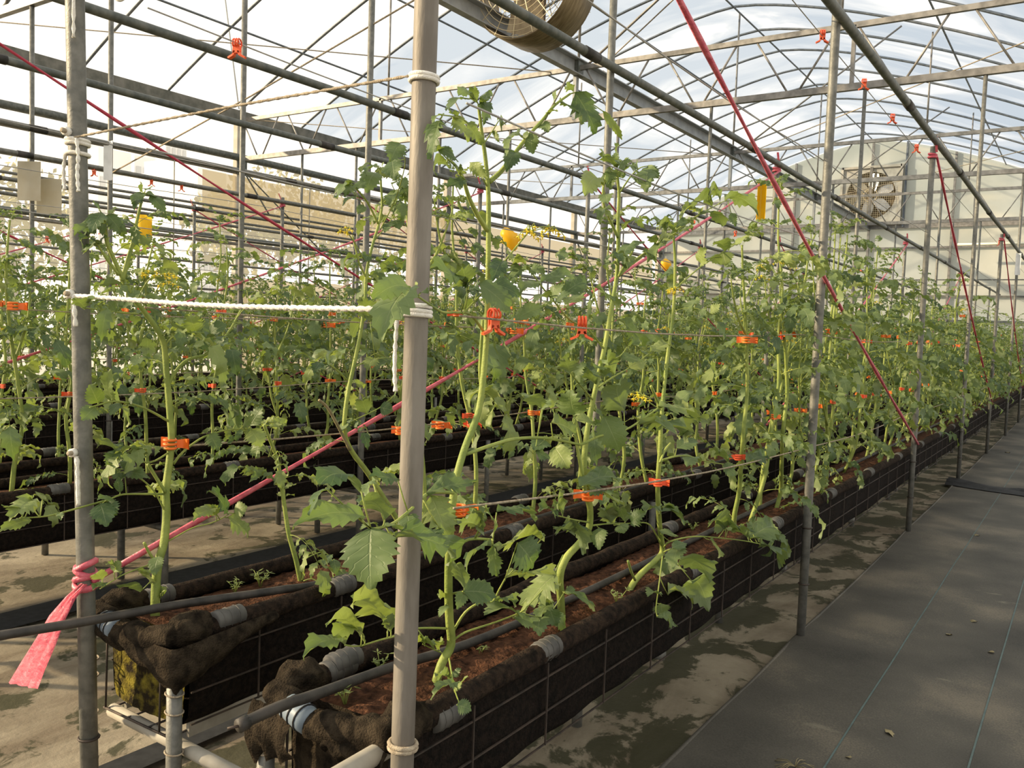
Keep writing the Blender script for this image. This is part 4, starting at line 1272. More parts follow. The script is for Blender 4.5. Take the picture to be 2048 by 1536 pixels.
# ------------------------------------------------------------------ plants along the rows
# rows: (x of the roots, lean towards the wire, first y)
HERO_Y = {0: 4.05, 1: 2.62}
cands = []
rnd = random.Random(77)
for ti, (xl, xr, y0) in enumerate(TR):
    xc = (xl + xr) / 2
    y = HERO_Y.get(ti, y0 + 0.25)
    k = 0
    while y < YT - 0.2:
        x = xc + rnd.uniform(-.06, .06)
        u = proj((x, y, 1.2))
        v = proj((x, y, 0.7))
        if u[2] > 0 and u[0] > -140 and u[0] < 2200:
            cands.append((u[2], ti, k, x, y))
        k += 1
        y += rnd.uniform(.34, .46)
cands.sort()
NIND = 285
stuff = []
far_f, far_s = MB(), MB()
for n_, (dist, ti, k, x, y) in enumerate(cands):
    rnd = random.Random(int(1000 * x) * 31 + int(y * 1000))
    lean = (0.10 if ti % 2 == 0 else -0.08) + rnd.uniform(-.05, .05)
    hgt = rnd.gauss(1.14, 0.11) if rnd.random() < 0.68 else rnd.uniform(1.28, 1.58)
    hgt = max(0.8, min(1.58, hgt)) * (0.92 if dist > 10 else 1.0)
    side = ROWN[ti]
    if n_ < NIND:
        if k < 6 and dist < 8:
            lab = 'tomato plant, %s of the leafy middle plants in the %s' % (ORD[k], side)
        else:
            lab = 'young tomato plant in the %s stretch of the %s' % ('near' if dist < 8 else 'middle' if dist < 15 else 'far', side)
        grp = 'tomato plants in the ' + side
    if dist < 8.6 and n_ < NIND:
        P = empty('tomato_plant', (x, y, ZS)); tag(P, lab, 'tomato plant', grp)
        P.rotation_euler = (0, 0, 0)
        stems = plant_skeleton(rnd, hgt, lean)
        m = MB(); stem_mesh(m, stems, 0.0105, 0, 7 if dist < 5 else 6)
        m.build('stem', MT['stem'], P)
        pale = rnd.random()
        for (p, az, el, ln) in leaf_slots(rnd, stems, hgt, 1.0):
            d = Vector((math.cos(az) * math.cos(el), math.sin(az) * math.cos(el), math.sin(el)))
            lib = LEAFLIB_P if rnd.random() < (0.5 if p.z < 0.4 * hgt else 0.16) else LEAFLIB
            inst('leaf', rnd.choice(lib), P, Matrix.Translation(p) @ rot_to(d) @ Matrix.Scale(ln, 4))
        if rnd.random() < 0.75:
            q = stems[0][int(len(stems[0]) * 0.72)] + Vector((rnd.uniform(-.1, .1), rnd.uniform(-.12, .12), rnd.uniform(.02, .10)))
            inst('flower_cluster', ME_FLOWER, P, Matrix.Translation(q) @ Matrix.Scale(1.25, 4))
            s0 = stems[0][int(len(stems[0]) * 0.62)]
            MB().tube([s0, (s0 + q) / 2 + Vector((0, 0, 0.02)), q], 0.0018, 5).build('flower_stalk', MT['stem'], P)
        for z in (0.50, 0.92):
            if z < hgt - 0.1 and rnd.random() < 0.8:
                i = min(range(len(stems[0])), key=lambda i: abs(stems[0][i].z - z))
                clip(Vector((x, y, ZS)) + stems[0][i], rnd.uniform(0, 6.28), 'orange plastic clip on a near plant stem in the ' + side, 'stem clips in the ' + side, rnd.choice(('orange', 'orange_red')))
    elif n_ < NIND:
        ms, mf, mes, mef, mefp, tip, stems = FARLIB[rnd.randrange(len(FARLIB))]
        P = empty('tomato_plant', (x, y, ZS)); tag(P, lab, 'tomato plant', grp)
        P.rotation_euler = (0, 0, rnd.uniform(0, 6.28))
        sc = hgt / 1.17
        P.scale = (sc * rnd.uniform(.95, 1.2), sc * rnd.uniform(.95, 1.2), sc)
        inst('stem', mes, P)
        inst('foliage', mefp if rnd.random() < 0.2 else mef, P)
        if rnd.random() < 0.7:
            inst('flower_cluster', ME_FLOWER, P, Matrix.Translation(stems[0][int(len(stems[0]) * 0.7)] + Vector((rnd.uniform(-.12, .12), rnd.uniform(-.12, .12), 0.1))) @ Matrix.Scale(1.4, 4))
        if dist < 15 and rnd.random() < 0.8:
            z = rnd.choice((0.50, 0.92))
            clip(Vector((x + lean * .5, y, ZS + z * sc)), rnd.uniform(0, 6.28), 'small orange clip among the distant plants of the ' + side, 'distant clips in the ' + side, rnd.choice(('orange', 'orange_red')), 1.15)
    else:
        ms, mf, mes, mef, mefp, tip, stems = FARLIB[rnd.randrange(len(FARLIB))]
        sc = hgt / 1.17
        M = Matrix.Translation((x, y, ZS)) @ Matrix.Rotation(rnd.uniform(0, 6.28), 4, 'Z') @ Matrix.Scale(sc, 4)
        b = len(far_f.v)
        far_f.v.extend([tuple(M @ Vector(p)) for p in mf.v]); far_f.f.extend([tuple(i + b for i in q) for q in mf.f]); far_f.m.extend(mf.m); far_f.sm.extend(mf.sm)
        b = len(far_f.v)
        far_f.v.extend([tuple(M @ Vector(p)) for p in ms.v]); far_f.f.extend([tuple(i + b for i in q) for q in ms.f]); far_f.m.extend([1] * len(ms.f)); far_f.sm.extend(ms.sm)
if far_f.v:
    far_f.build('distant_tomato_plants', [MT['leaf'], MT['stem']], label='mass of distant tomato plants towards the end wall', cat='tomato plants', kind='stuff')
print('PLANTS', len(cands))
# ------------------------------------------------------------------ the front plants, one by one
class Hero:
    def __init__(s, label, xb, xt, seed, r0=0.011):
        s.xb, s.xt, s.rnd = xb, xt, random.Random(seed)
        s.label, s.r0, s.P = label, r0, None
        s.n = seed * 3
    def pt(s, x, y, dx=0.0):
        X = (s.xb + s.xt) / 2
        for _ in range(3):
            p = atX(x, y, X + dx)
            t = max(0.0, min(1.0, (p.z - ZS) / 0.45))
            X = s.xb + (s.xt - s.xb) * t
        return atX(x, y, X + dx)
    def stem(s, px, r0=None, r1=None, dx=0.0, name='stem', mat='stem', dx1=None):
        r0 = r0 or s.r0
        r1 = r1 or r0 * 0.38
        n = len(px)
        d1 = dx if dx1 is None else dx1
        W = [s.pt(a, b, dx + (d1 - dx) * i / max(1, n - 1)) for i, (a, b) in enumerate(px)]
        if s.P is None:
            W[0].z = min(W[0].z, ZS + 0.005)
            s.P = empty('tomato_plant', W[0]); tag(s.P, s.label, 'tomato plant', 'tomato plants at the front')
            s.o = W[0].copy()
            W[0] = W[0] - Vector((0, 0, 0.02))
        C = spline([p - s.o for p in W], 4)
        m = len(C)
        rr = [(r0 + (r1 - r0) * (i / (m - 1))) * (1 + 0.05 * nz(i * 0.7, s.n)) for i in range(m)]
        if name == 'stem':
            rr[0] *= 0.85
        s.n += 1
        MB().tube(C, rr, 10 if r0 > 0.006 else 7).build(name, MT[mat], s.P)
        return C
    def leaf(s, rach, lets, d0=0.0, d1=0.06, r=0.0034, pale=0.15):
        """rach: pixel path of the stalk; lets: (bx,by,tx,ty,width px[,roll[,dz]]) leaflets, children of the leaf"""
        n = len(rach)
        W = [s.pt(a, b, d0 + (d1 - d0) * i / max(1, n - 1)) - s.o for i, (a, b) in enumerate(rach)]
        C = spline(W, 4)
        m = len(C)
        L = MB().tube(C, [r * (1 - 0.45 * i / (m - 1)) for i in range(m)], 7).build('leaf', MT['stem'], s.P)
        for q in lets:
            bx, by, tx, ty, w = q[:5]
            roll = q[5] if len(q) > 5 else s.rnd.uniform(-.35, .35)
            j = min(range(n), key=lambda i: (rach[i][0] - bx) ** 2 + (rach[i][1] - by) ** 2)
            db = d0 + (d1 - d0) * j / max(1, n - 1)
            B = s.pt(bx, by, db) - s.o
            out = q[6] if len(q) > 6 else s.rnd.uniform(0.0, 0.05)
            Tp = s.pt(tx, ty, db + out) - s.o
            # stalklet from the nearest point of the rachis
            near = min(C, key=lambda c: (c - B).length)
            if 0.004 < (near - B).length < 0.25:
                MB().tube([near, (near + B) / 2 + Vector((0, 0, -0.002)), B], 0.0016, 5).build('stalklet', MT['stem'], L)
            d = Tp - B
            ln = d.length * 1.12
            depth = proj(B + s.o)[2]
            wid = w * depth / FPX * 1.12
            view = (CAMP - (B + s.o)).normalized()
            nrm = view * 0.75 + Vector((-0.25, -0.1, 0.75))
            y = d.normalized()
            x = y.cross(nrm).normalized()
            z = x.cross(y)
            M = Matrix((x, y, z)).transposed().to_4x4()
            s.n += 1
            ye, ze = HERO_END[(s.n * 7) % len(HERO_END)]
            ze *= 0.8
            ln = d.length / math.hypot(ye, ze) * 1.04
            M = Matrix.Translation(B) @ M @ Matrix.Rotation(roll, 4, 'Y') @ Matrix.Rotation(-math.atan2(ze, ye), 4, 'X') @ Matrix.Diagonal((wid * 1.25, ln, ln * 0.8, 1))
            lib = ME_LFP if s.rnd.random() < pale else ME_LF
            inst('leaflet', lib[(s.n * 7) % len(lib)], L, M)
    def auto(s, C, t0, t1, count, ln=(0.16, 0.30), pale=0.2, up=0.1):
        """extra leaves along a finished stem"""
        az = s.rnd.uniform(0, 6.28)
        for k in range(count):
            t = t0 + (t1 - t0) * (k + s.rnd.random() * 0.6) / count
            p = C[min(len(C) - 1, int(t * (len(C) - 1)))]
            el = s.rnd.uniform(-.2, .35) + up
            d = Vector((math.cos(az) * math.cos(el), math.sin(az) * math.cos(el), math.sin(el)))
            s.autoleaf(p, d, s.rnd.uniform(*ln), pale)
            az += 2.4 + s.rnd.uniform(-.5, .5)
    def autoleaf(s, p, d, ln, pale):
        lib = LEAFLIB_P if s.rnd.random() < pale else LEAFLIB
        inst('leaf', s.rnd.choice(lib), s.P, Matrix.Translation(p) @ rot_to(d) @ Matrix.Scale(ln, 4))
    def tip(s, C, n=5, ln=(0.06, 0.12)):
        p = C[-1]
        az = s.rnd.uniform(0, 6.28)
        for k in range(n):
            el = s.rnd.uniform(.5, 1.2)
            s.autoleaf(p - Vector((0, 0, 0.006 * k)), Vector((math.cos(az) * math.cos(el), math.sin(az) * math.cos(el), math.sin(el))), s.rnd.uniform(*ln), 0.1)
            az += 1.5
    def flower(s, px, stalk, dx=0.03, sc=1.0):
        W = [s.pt(a, b, dx * i / max(1, len(stalk) - 1)) - s.o for i, (a, b) in enumerate(stalk)]
        MB().tube(spline(W, 4), 0.0022, 6).build('flower_stalk', MT['stem'], s.P)
        for (a, b) in px:
            p = s.pt(a, b, dx) - s.o
            MB().tube([W[-1], (W[-1] + p) / 2 + Vector((0, 0, 0.006)), p], 0.0013, 5).build('flower_stalk', MT['stem'], s.P)
            inst('flower_cluster', ME_FLOWER, s.P, Matrix.Translation(p) @ Matrix.Rotation(s.rnd.random() * 6, 4, 'Z') @ Matrix.Scale(sc, 4))

# ---- first trough, first plant: tall, in front of the nearest post
A = Hero('tallest tomato plant, rooted just right of the nearest post', -1.30, -1.20, 11, 0.0115)
C = A.stem([(866, 1373), (882, 1330), (902, 1290), (899, 1240), (897, 1180), (898, 1110), (903, 1030), (912, 960), (930, 895), (955, 830), (965, 770), (972, 690), (974, 640), (976, 560), (977, 470), (977, 400), (975, 360), (970, 310), (964, 270), (960, 235), (957, 212)], 0.0118, 0.0035)
A.stem([(974, 460), (955, 430), (938, 395), (925, 355), (910, 330), (895, 318)], 0.0062, 0.0025, 0, 'side_shoot', dx1=0.05)
A.stem([(978, 364), (1000, 345), (1020, 320), (1042, 290), (1065, 262), (1085, 240), (1110, 210), (1140, 188)], 0.0062, 0.0028, 0, 'side_shoot', dx1=0.08)
A.stem([(966, 800), (960, 750), (962, 690), (966, 640)], 0.0045, 0.004, -0.02, 'side_shoot')
A.leaf([(958, 216), (955, 205), (950, 196)], [(953, 206, 948, 176, 15), (948, 200, 918, 193, 14), (925, 196, 893, 222, 22), (962, 206, 985, 190, 12), (972, 204, 968, 248, 20), (962, 212, 975, 200, 10)], 0, 0.01, 0.0018)
A.leaf([(966, 285), (950, 262), (925, 238), (885, 230)], [(880, 238, 864, 318, 32), (905, 235, 937, 282, 28), (930, 245, 958, 288, 20), (884, 232, 866, 246, 16), (915, 236, 905, 228, 14)], 0, 0.13, 0.0024)
A.leaf([(910, 330), (895, 318), (882, 305)], [(876, 297, 913, 323, 24), (893, 326, 864, 338, 15), (886, 308, 868, 300, 12)], 0.05, 0.07, 0.002)
A.leaf([(930, 370), (926, 362), (930, 358)], [(932, 362, 896, 375, 18), (924, 350, 916, 338, 10)], 0.02, 0.04, 0.002)
A.leaf([(974, 372), (955, 340), (940, 325)], [(940, 325, 973, 356, 19)], 0, 0.03, 0.002)
A.leaf([(966, 290), (985, 262), (1000, 240), (1012, 250)], [(1000, 240, 1003, 258, 8), (988, 262, 1000, 285, 8)], 0, 0.03, 0.0016)
A.leaf([(1042, 290), (1050, 278), (1062, 262)], [(1035, 265, 1014, 310, 22), (1030, 305, 1014, 343, 24), (1063, 265, 1067, 305, 23), (1050, 278, 1055, 262, 10)], 0.03, 0.05, 0.002)
A.leaf([(1085, 240), (1095, 228), (1112, 208)], [(1082, 248, 1096, 264, 20), (1098, 228, 1112, 222, 16), (1118, 205, 1165, 246, 36), (1108, 203, 1113, 182, 15)], 0.05, 0.07, 0.002)
A.leaf([(1140, 188), (1150, 185), (1158, 186)], [(1150, 186, 1190, 265, 42, -0.3), (1147, 184, 1134, 175, 13)], 0.08, 0.09, 0.002)
A.leaf([(1150, 186), (1180, 205), (1205, 222), (1218, 232)], [(1205, 222, 1243, 278, 11)], 0.08, 0.09, 0.0018)
A.leaf([(974, 674), (943, 631), (915, 625), (885, 624), (855, 606), (828, 587)], [(822, 578, 766, 680, 54, 0.1, 0.05), (824, 582, 748, 600, 32), (828, 586, 836, 568, 26), (838, 594, 856, 585, 20), (935, 575, 862, 540, 22), (938, 572, 926, 536, 34), (936, 570, 890, 585, 20), (955, 580, 926, 602, 26), (935, 575, 952, 562, 22)], 0.0, 0.16, 0.0036)
A.leaf([(925, 628), (948, 604), (970, 580), (972, 575)], [(957, 568, 1019, 624, 42, -0.1, 0.04), (985, 566, 1037, 592, 30), (1032, 586, 1014, 617, 18)], 0.06, 0.09, 0.0026)
A.leaf([(982, 668), (1010, 650), (1030, 640)], [(1030, 640, 1085, 615, 22), (1012, 650, 1030, 660, 14)], 0, 0.04, 0.002)
A.flower([(1063, 452), (1058, 462), (1100, 453), (1106, 460)], [(980, 567), (1010, 522), (1034, 492), (1056, 465)], 0.06, 1.15)
A.leaf([(1008, 522), (1000, 528), (996, 536)], [(1004, 522, 985, 562, 26)], 0.03, 0.04, 0.002)
A.leaf([(929, 909), (945, 904), (985, 890), (1030, 878), (1090, 876), (1150, 887), (1165, 888), (1200, 872), (1250, 860), (1290, 835), (1318, 815)],
       [(1083, 818, 1050, 793, 36), (1085, 820, 1098, 800, 20), (1148, 828, 1140, 782, 48), (1102, 846, 1146, 868, 40), (1208, 832, 1238, 900, 44, 0, 0.03), (1248, 822, 1240, 768, 50), (1150, 838, 1192, 852, 28), (1090, 880, 1068, 900, 30), (1110, 896, 1136, 936, 36), (1070, 903, 1098, 918, 22), (1316, 815, 1393, 845, 42), (1391, 838, 1367, 876, 28), (1278, 850, 1371, 877, 50, 0, 0.04), (1190, 872, 1200, 846, 22)], 0.0, 0.12, 0.0048)
A.leaf([(908, 986), (878, 984), (851, 990), (824, 1017), (791, 1044), (765, 1054), (742, 1058)],
       [(742, 1056, 742, 1175, 82, 0.05, 0.03), (725, 1040, 591, 1054, 36, -0.3, 0.02), (722, 980, 642, 974, 32), (652, 976, 620, 1030, 26), (770, 1040, 718, 1008, 44), (797, 964, 742, 955, 26), (746, 962, 735, 996, 18), (852, 986, 946, 968, 28), (863, 992, 895, 1074, 46), (787, 1076, 901, 1122, 36), (880, 1058, 857, 1086, 24), (815, 1030, 821, 1064, 30), (770, 1052, 800, 1062, 24), (752, 1046, 722, 1060, 22)], 0.0, 0.22, 0.0042, 0.1)
A.leaf([(903, 1110), (912, 1098), (938, 1079), (981, 1079), (985, 1082)], [(983, 1093, 934, 1143, 22), (987, 1090, 995, 1150, 20), (993, 1025, 1072, 1038, 34), (967, 1060, 918, 1050, 26), (962, 1046, 944, 1024, 26), (968, 1044, 978, 1024, 20)], 0, 0.08, 0.0044)
A.leaf([(903, 1188), (920, 1184), (930, 1182)], [(926, 1183, 990, 1192, 42), (928, 1178, 912, 1132, 24), (930, 1186, 915, 1218, 18)], 0.0, 0.05, 0.003)
A.leaf([(896, 1205), (890, 1210)], [(894, 1210, 879, 1234, 15), (893, 1200, 880, 1196, 9)], 0, 0.02, 0.002)
A.leaf([(907, 1262), (930, 1225), (960, 1205), (985, 1203), (998, 1180), (1010, 1158)], [(1010, 1157, 1106, 1152, 42), (1035, 1085, 1066, 1132, 58), (1090, 1070, 999, 1102, 32), (985, 1203, 1030, 1210, 20)], 0.0, 0.10, 0.0036)
A.leaf([(902, 1285), (930, 1265), (990, 1245), (1034, 1228), (1050, 1218)], [(1113, 1148, 1050, 1226, 48, 0, -0.02), (1036, 1230, 971, 1226, 46), (1028, 1237, 1066, 1249, 34), (1085, 1235, 1080, 1272, 28), (1040, 1225, 1058, 1212, 24)], 0.0, 0.09, 0.003, 0.4)
A.leaf([(897, 1310), (903, 1345), (908, 1375), (918, 1405)], [(907, 1372, 864, 1396, 24), (910, 1385, 935, 1354, 15), (914, 1410, 942, 1420, 24), (902, 1358, 872, 1354, 11), (905, 1355, 921, 1337, 11)], 0, 0.22, 0.0024, 0.6)
A.leaf([(893, 1257), (862, 1256), (828, 1258), (790, 1272), (760, 1280), (722, 1292)], [(775, 1262, 708, 1205, 44), (724, 1268, 654, 1248, 26), (690, 1290, 610, 1315, 30), (730, 1280, 670, 1276, 20), (782, 1262, 770, 1236, 18)], 0.0, 0.02, 0.0030, 0.7)
A.leaf([(897, 1312), (870, 1300), (845, 1288)], [(850, 1290, 832, 1296, 18), (868, 1298, 850, 1280, 16), (880, 1302, 886, 1282, 12)], -0.03, -0.06, 0.0022, 0.5)

# ---- second plant
B = Hero('second tomato plant of the first trough, bent low with a tall bright stem', -1.31, -1.21, 12, 0.0125)
C = B.stem([(1125, 1237), (1121, 1190), (1120, 1150), (1133, 1115), (1160, 1085), (1178, 1055), (1180, 1015), (1172, 985), (1168, 930), (1172, 880), (1182, 820), (1195, 760), (1210, 690), (1222, 620), (1233, 555), (1236, 500), (1236, 440), (1238, 390), (1236, 365), (1233, 338)], 0.0125, 0.004)
B.stem([(1171, 985), (1160, 925), (1152, 880), (1148, 835)], 0.006, 0.004, 0.03, 'side_shoot')
S1 = B.stem([(1238, 550), (1262, 528), (1300, 500), (1340, 470), (1375, 445), (1405, 425)], 0.0066, 0.0028, 0, 'side_shoot', dx1=0.06)
B.stem([(1236, 475), (1220, 440), (1208, 410), (1206, 380), (1214, 345)], 0.0045, 0.003, 0.01, 'side_shoot')
B.stem([(1238, 552), (1250, 530), (1264, 505), (1268, 490)], 0.0045, 0.003, 0.02, 'side_shoot')
B.leaf([(1234, 345), (1233, 335), (1232, 325)], [(1232, 337, 1209, 314, 27), (1235, 335, 1233, 303, 15), (1240, 326, 1263, 324, 13), (1215, 346, 1222, 377, 23), (1236, 322, 1238, 290, 8), (1240, 340, 1246, 356, 14), (1226, 342, 1214, 372, 18)], 0, 0.02, 0.002)
B.leaf([(1207, 370), (1203, 366), (1200, 370)], [(1205, 367, 1171, 393, 27), (1210, 388, 1214, 408, 21)], 0.01, 0.03, 0.002)
B.leaf([(1207, 412), (1206, 420)], [(1208, 424, 1201, 445, 24), (1210, 422, 1224, 436, 12)], 0.01, 0.03, 0.002)
B.leaf([(1240, 385), (1262, 352), (1280, 336), (1296, 332)], [(1296, 335, 1292, 382, 29), (1275, 342, 1288, 373, 13), (1276, 336, 1244, 350, 17), (1298, 334, 1315, 356, 16), (1265, 350, 1278, 368, 10)], 0, 0.05, 0.0026)
B.leaf([(1262, 500), (1262, 492)], [(1262, 490, 1250, 527, 28), (1260, 514, 1256, 537, 21), (1264, 494, 1288, 484, 18)], 0.02, 0.04, 0.002)
B.leaf([(1300, 500), (1310, 490), (1320, 484)], [(1320, 494, 1312, 522, 25), (1300, 505, 1296, 524, 20), (1312, 488, 1300, 474, 16)], 0.03, 0.05, 0.002)
B.leaf([(1340, 470), (1350, 462)], [(1342, 470, 1332, 490, 25), (1358, 467, 1384, 459, 15), (1345, 464, 1320, 452, 16), (1352, 455, 1378, 445, 14)], 0.05, 0.07, 0.002)
B.leaf([(1405, 425), (1430, 412), (1450, 402), (1470, 402)], [(1450, 402, 1514, 432, 20), (1397, 427, 1442, 453, 22), (1425, 412, 1380, 412, 14), (1440, 405, 1418, 396, 10), (1462, 425, 1470, 452, 14), (1404, 428, 1360, 432, 14)], 0.06, 0.10, 0.002)
B.leaf([(1207, 697), (1190, 675), (1172, 655), (1140, 640), (1110, 605), (1085, 575), (1060, 540)], [(1050, 535, 1020, 562, 28), (1053, 531, 1025, 520, 22), (1060, 540, 1088, 546, 22), (1080, 566, 1147, 556, 22), (1078, 572, 1042, 590, 24), (1100, 600, 1130, 570, 26), (1095, 592, 1070, 606, 24), (1126, 590, 1172, 566, 28), (1130, 610, 1165, 590, 30), (1112, 605, 1140, 586, 24), (1175, 640, 1190, 600, 24), (1190, 575, 1232, 620, 26)], 0.0, 0.05, 0.0032)
B.leaf([(1200, 728), (1240, 712), (1262, 690), (1300, 705)], [(1235, 640, 1280, 690, 18), (1262, 690, 1310, 676, 22), (1240, 715, 1282, 725, 20)], 0, 0.03, 0.0024)
B.leaf([(1196, 775), (1225, 755), (1265, 732), (1300, 705)], [(1210, 752, 1190, 738, 26), (1258, 735, 1290, 724, 26), (1230, 752, 1215, 726, 28), (1192, 770, 1160, 740, 30), (1300, 705, 1340, 690, 22)], 0, 0.03, 0.003)
B.leaf([(1186, 800), (1160, 770), (1140, 745)], [(1140, 745, 1128, 722, 30), (1158, 765, 1172, 738, 28), (1150, 752, 1172, 730, 22)], 0, 0.04, 0.003)
B.leaf([(1170, 975), (1162, 976), (1156, 976)], [(1158, 976, 1237, 960, 38), (1195, 985, 1238, 1020, 30), (1205, 980, 1180, 992, 22)], 0.02, 0.06, 0.003)
B.leaf([(1180, 1052), (1210, 1048), (1250, 1046)], [(1198, 1055, 1199, 1098, 28), (1222, 1046, 1210, 1018, 28), (1250, 1044, 1236, 1012, 26)], 0, 0.05, 0.003)
B.leaf([(1180, 1045), (1150, 1040), (1110, 1030)], [(1138, 1040, 1168, 1105, 34), (1150, 1065, 1112, 1060, 24), (1110, 1030, 1080, 1020, 26), (1125, 1032, 1116, 1012, 20)], 0, 0.05, 0.003)
B.leaf([(1122, 1180), (1128, 1185), (1140, 1190)], [(1133, 1187, 1183, 1232, 36), (1122, 1180, 1090, 1195, 16), (1102, 1225, 1131, 1264, 26), (1130, 1182, 1150, 1180, 16)], 0, 0.04, 0.0022, 0.4)
B.leaf([(1126, 1110), (1100, 1170), (1098, 1215)], [(1098, 1212, 1076, 1248, 26), (1100, 1215, 1112, 1250, 26), (1100, 1210, 1080, 1212, 18)], 0.02, 0.06, 0.002, 0.5)
B.auto(C, 0.62, 0.9, 3, (0.14, 0.20))

# ---- third plant
D = Hero('third tomato plant of the first trough, leaning over with hanging lower leaves', -1.29, -1.21, 13, 0.0115)
C = D.stem([(1250, 1185), (1275, 1155), (1312, 1120), (1325, 1100), (1320, 1060), (1316, 1000), (1316, 960), (1320, 900), (1322, 850), (1326, 800), (1334, 720), (1345, 640), (1349, 580), (1350, 520), (1347, 470)], 0.0115, 0.004)
D.stem([(1322, 815), (1312, 795), (1302, 772)], 0.0050, 0.0048, 0.01, 'cut_side_stem')
D.stem([(1270, 1160), (1262, 1142), (1256, 1122)], 0.0048, 0.0046, 0.01, 'cut_side_stem')
D.stem([(1320, 925), (1330, 900), (1341, 886)], 0.0045, 0.003, 0.01, 'side_shoot')
D.leaf([(1318, 1030), (1322, 1018), (1326, 1014)], [(1326, 1015, 1368, 1048, 32), (1320, 1022, 1290, 1025, 20), (1330, 1012, 1350, 1022, 20)], 0.01, 0.05, 0.003)
D.leaf([(1326, 1098), (1340, 1083), (1390, 1073), (1450, 1077), (1490, 1082), (1520, 1088)], [(1322, 1068, 1352, 1072, 30), (1420, 1080, 1436, 1114, 25), (1451, 1055, 1448, 1024, 42), (1452, 1056, 1420, 1048, 24), (1500, 1078, 1547, 1058, 42), (1495, 1075, 1480, 1058, 26), (1520, 1090, 1562, 1132, 32), (1505, 1066, 1512, 1042, 30), (1455, 1062, 1470, 1058, 18)], 0, 0.20, 0.0036)
D.leaf([(1327, 1105), (1336, 1100), (1350, 1096)], [(1338, 1118, 1340, 1188, 52), (1357, 1094, 1346, 1136, 32), (1362, 1120, 1417, 1162, 52), (1383, 1162, 1417, 1222, 42), (1345, 1096, 1372, 1088, 20)], 0.04, 0.24, 0.003, 0.35)
D.leaf([(1325, 1112), (1318, 1170), (1312, 1215), (1314, 1232)], [(1336, 1190, 1384, 1214, 24), (1322, 1207, 1325, 1229, 24), (1316, 1190, 1295, 1190, 21), (1316, 1230, 1348, 1253, 17)], 0.12, 0.22, 0.0024, 0.5)
D.leaf([(1322, 1090), (1300, 1050), (1270, 1046), (1230, 1050)], [(1228, 1050, 1212, 1020, 26), (1262, 1046, 1290, 1026, 24), (1240, 1048, 1248, 1066, 22)], 0, 0.02, 0.003)
D.leaf([(1325, 920), (1350, 913), (1376, 912), (1410, 922), (1445, 928), (1493, 932)], [(1353, 897, 1393, 884, 24), (1400, 925, 1375, 935, 20), (1445, 930, 1470, 950, 24), (1493, 932, 1530, 928, 24), (1455, 925, 1440, 905, 22)], 0, 0.06, 0.0036)
D.leaf([(1345, 640), (1372, 640), (1395, 640), (1420, 628)], [(1392, 600, 1377, 630, 22), (1420, 628, 1440, 610, 20), (1380, 640, 1400, 656, 18)], 0, 0.03, 0.0024)
D.leaf([(1349, 580), (1370, 560), (1400, 535), (1440, 508), (1480, 482)], [(1402, 528, 1412, 498, 26), (1445, 506, 1452, 530, 28), (1470, 490, 1498, 474, 24), (1412, 520, 1440, 530, 18), (1452, 500, 1430, 486, 22)], 0, 0.05, 0.0032)
D.flower([(1346, 578), (1352, 574), (1340, 576)], [(1348, 590), (1350, 583), (1348, 580)], 0.02, 1.0)
D.flower([(1272, 783), (1278, 789), (1286, 790)], [(1322, 820), (1300, 806), (1285, 795)], 0.04, 1.1)
D.tip(C)
D.auto(C, 0.45, 0.95, 6, (0.14, 0.26))

# ---- fourth, fifth and sixth plants of the first trough: stems traced, leaves grown
def simple(label, xb, xt, seed, path, r0, cnt, shoots=(), ln=(0.16, 0.28), t0=0.05, flowers=()):
    h = Hero(label, xb, xt, seed, r0)
    C = h.stem(path, r0, r0 * 0.35)
    h.auto(C, t0, 0.95, cnt + 3, ln)
    h.tip(C)
    for sh in shoots:
        S = h.stem(sh, r0 * 0.55, r0 * 0.25, 0.0, 'side_shoot')
        h.auto(S, 0.3, 1.0, max(2, len(sh) - 1), (0.12, 0.2), up=0.2)
        h.tip(S, 4)
    for f in flowers:
        h.flower(*f)
    return h
simple('fourth tomato plant of the first trough with an orange clip below its fork', -1.30, -1.21, 14, [(1474, 1090), (1468, 1040), (1478, 985), (1482, 930), (1487, 860), (1494, 790), (1494, 720), (1493, 670), (1490, 610), (1486, 550), (1484, 490)], 0.0115, 11, [[(1493, 672), (1478, 640), (1468, 600), (1462, 560)]], flowers=[([(1527, 533), (1520, 528)], [(1490, 600), (1505, 565), (1518, 540)], 0.02)])
simple('fifth tomato plant of the first trough with an orange clip under two stems', -1.32, -1.21, 15, [(1538, 1055), (1560, 990), (1563, 930), (1566, 860), (1574, 790), (1572, 720), (1570, 672), (1582, 630), (1600, 590), (1612, 550), (1618, 500), (1630, 470)], 0.0115, 11, [[(1569, 668), (1562, 620), (1560, 570)]], flowers=[([(1556, 521), (1570, 521), (1588, 531)], [(1600, 600), (1590, 560), (1575, 532)], 0.02)])
simple('leafy tomato plant beside the second aisle post', -1.28, -1.2, 16, [(1650, 985), (1655, 930), (1655, 880), (1652, 800), (1660, 700), (1672, 600), (1690, 520), (1695, 470)], 0.011, 11, [[(1655, 850), (1640, 780), (1636, 740)]])

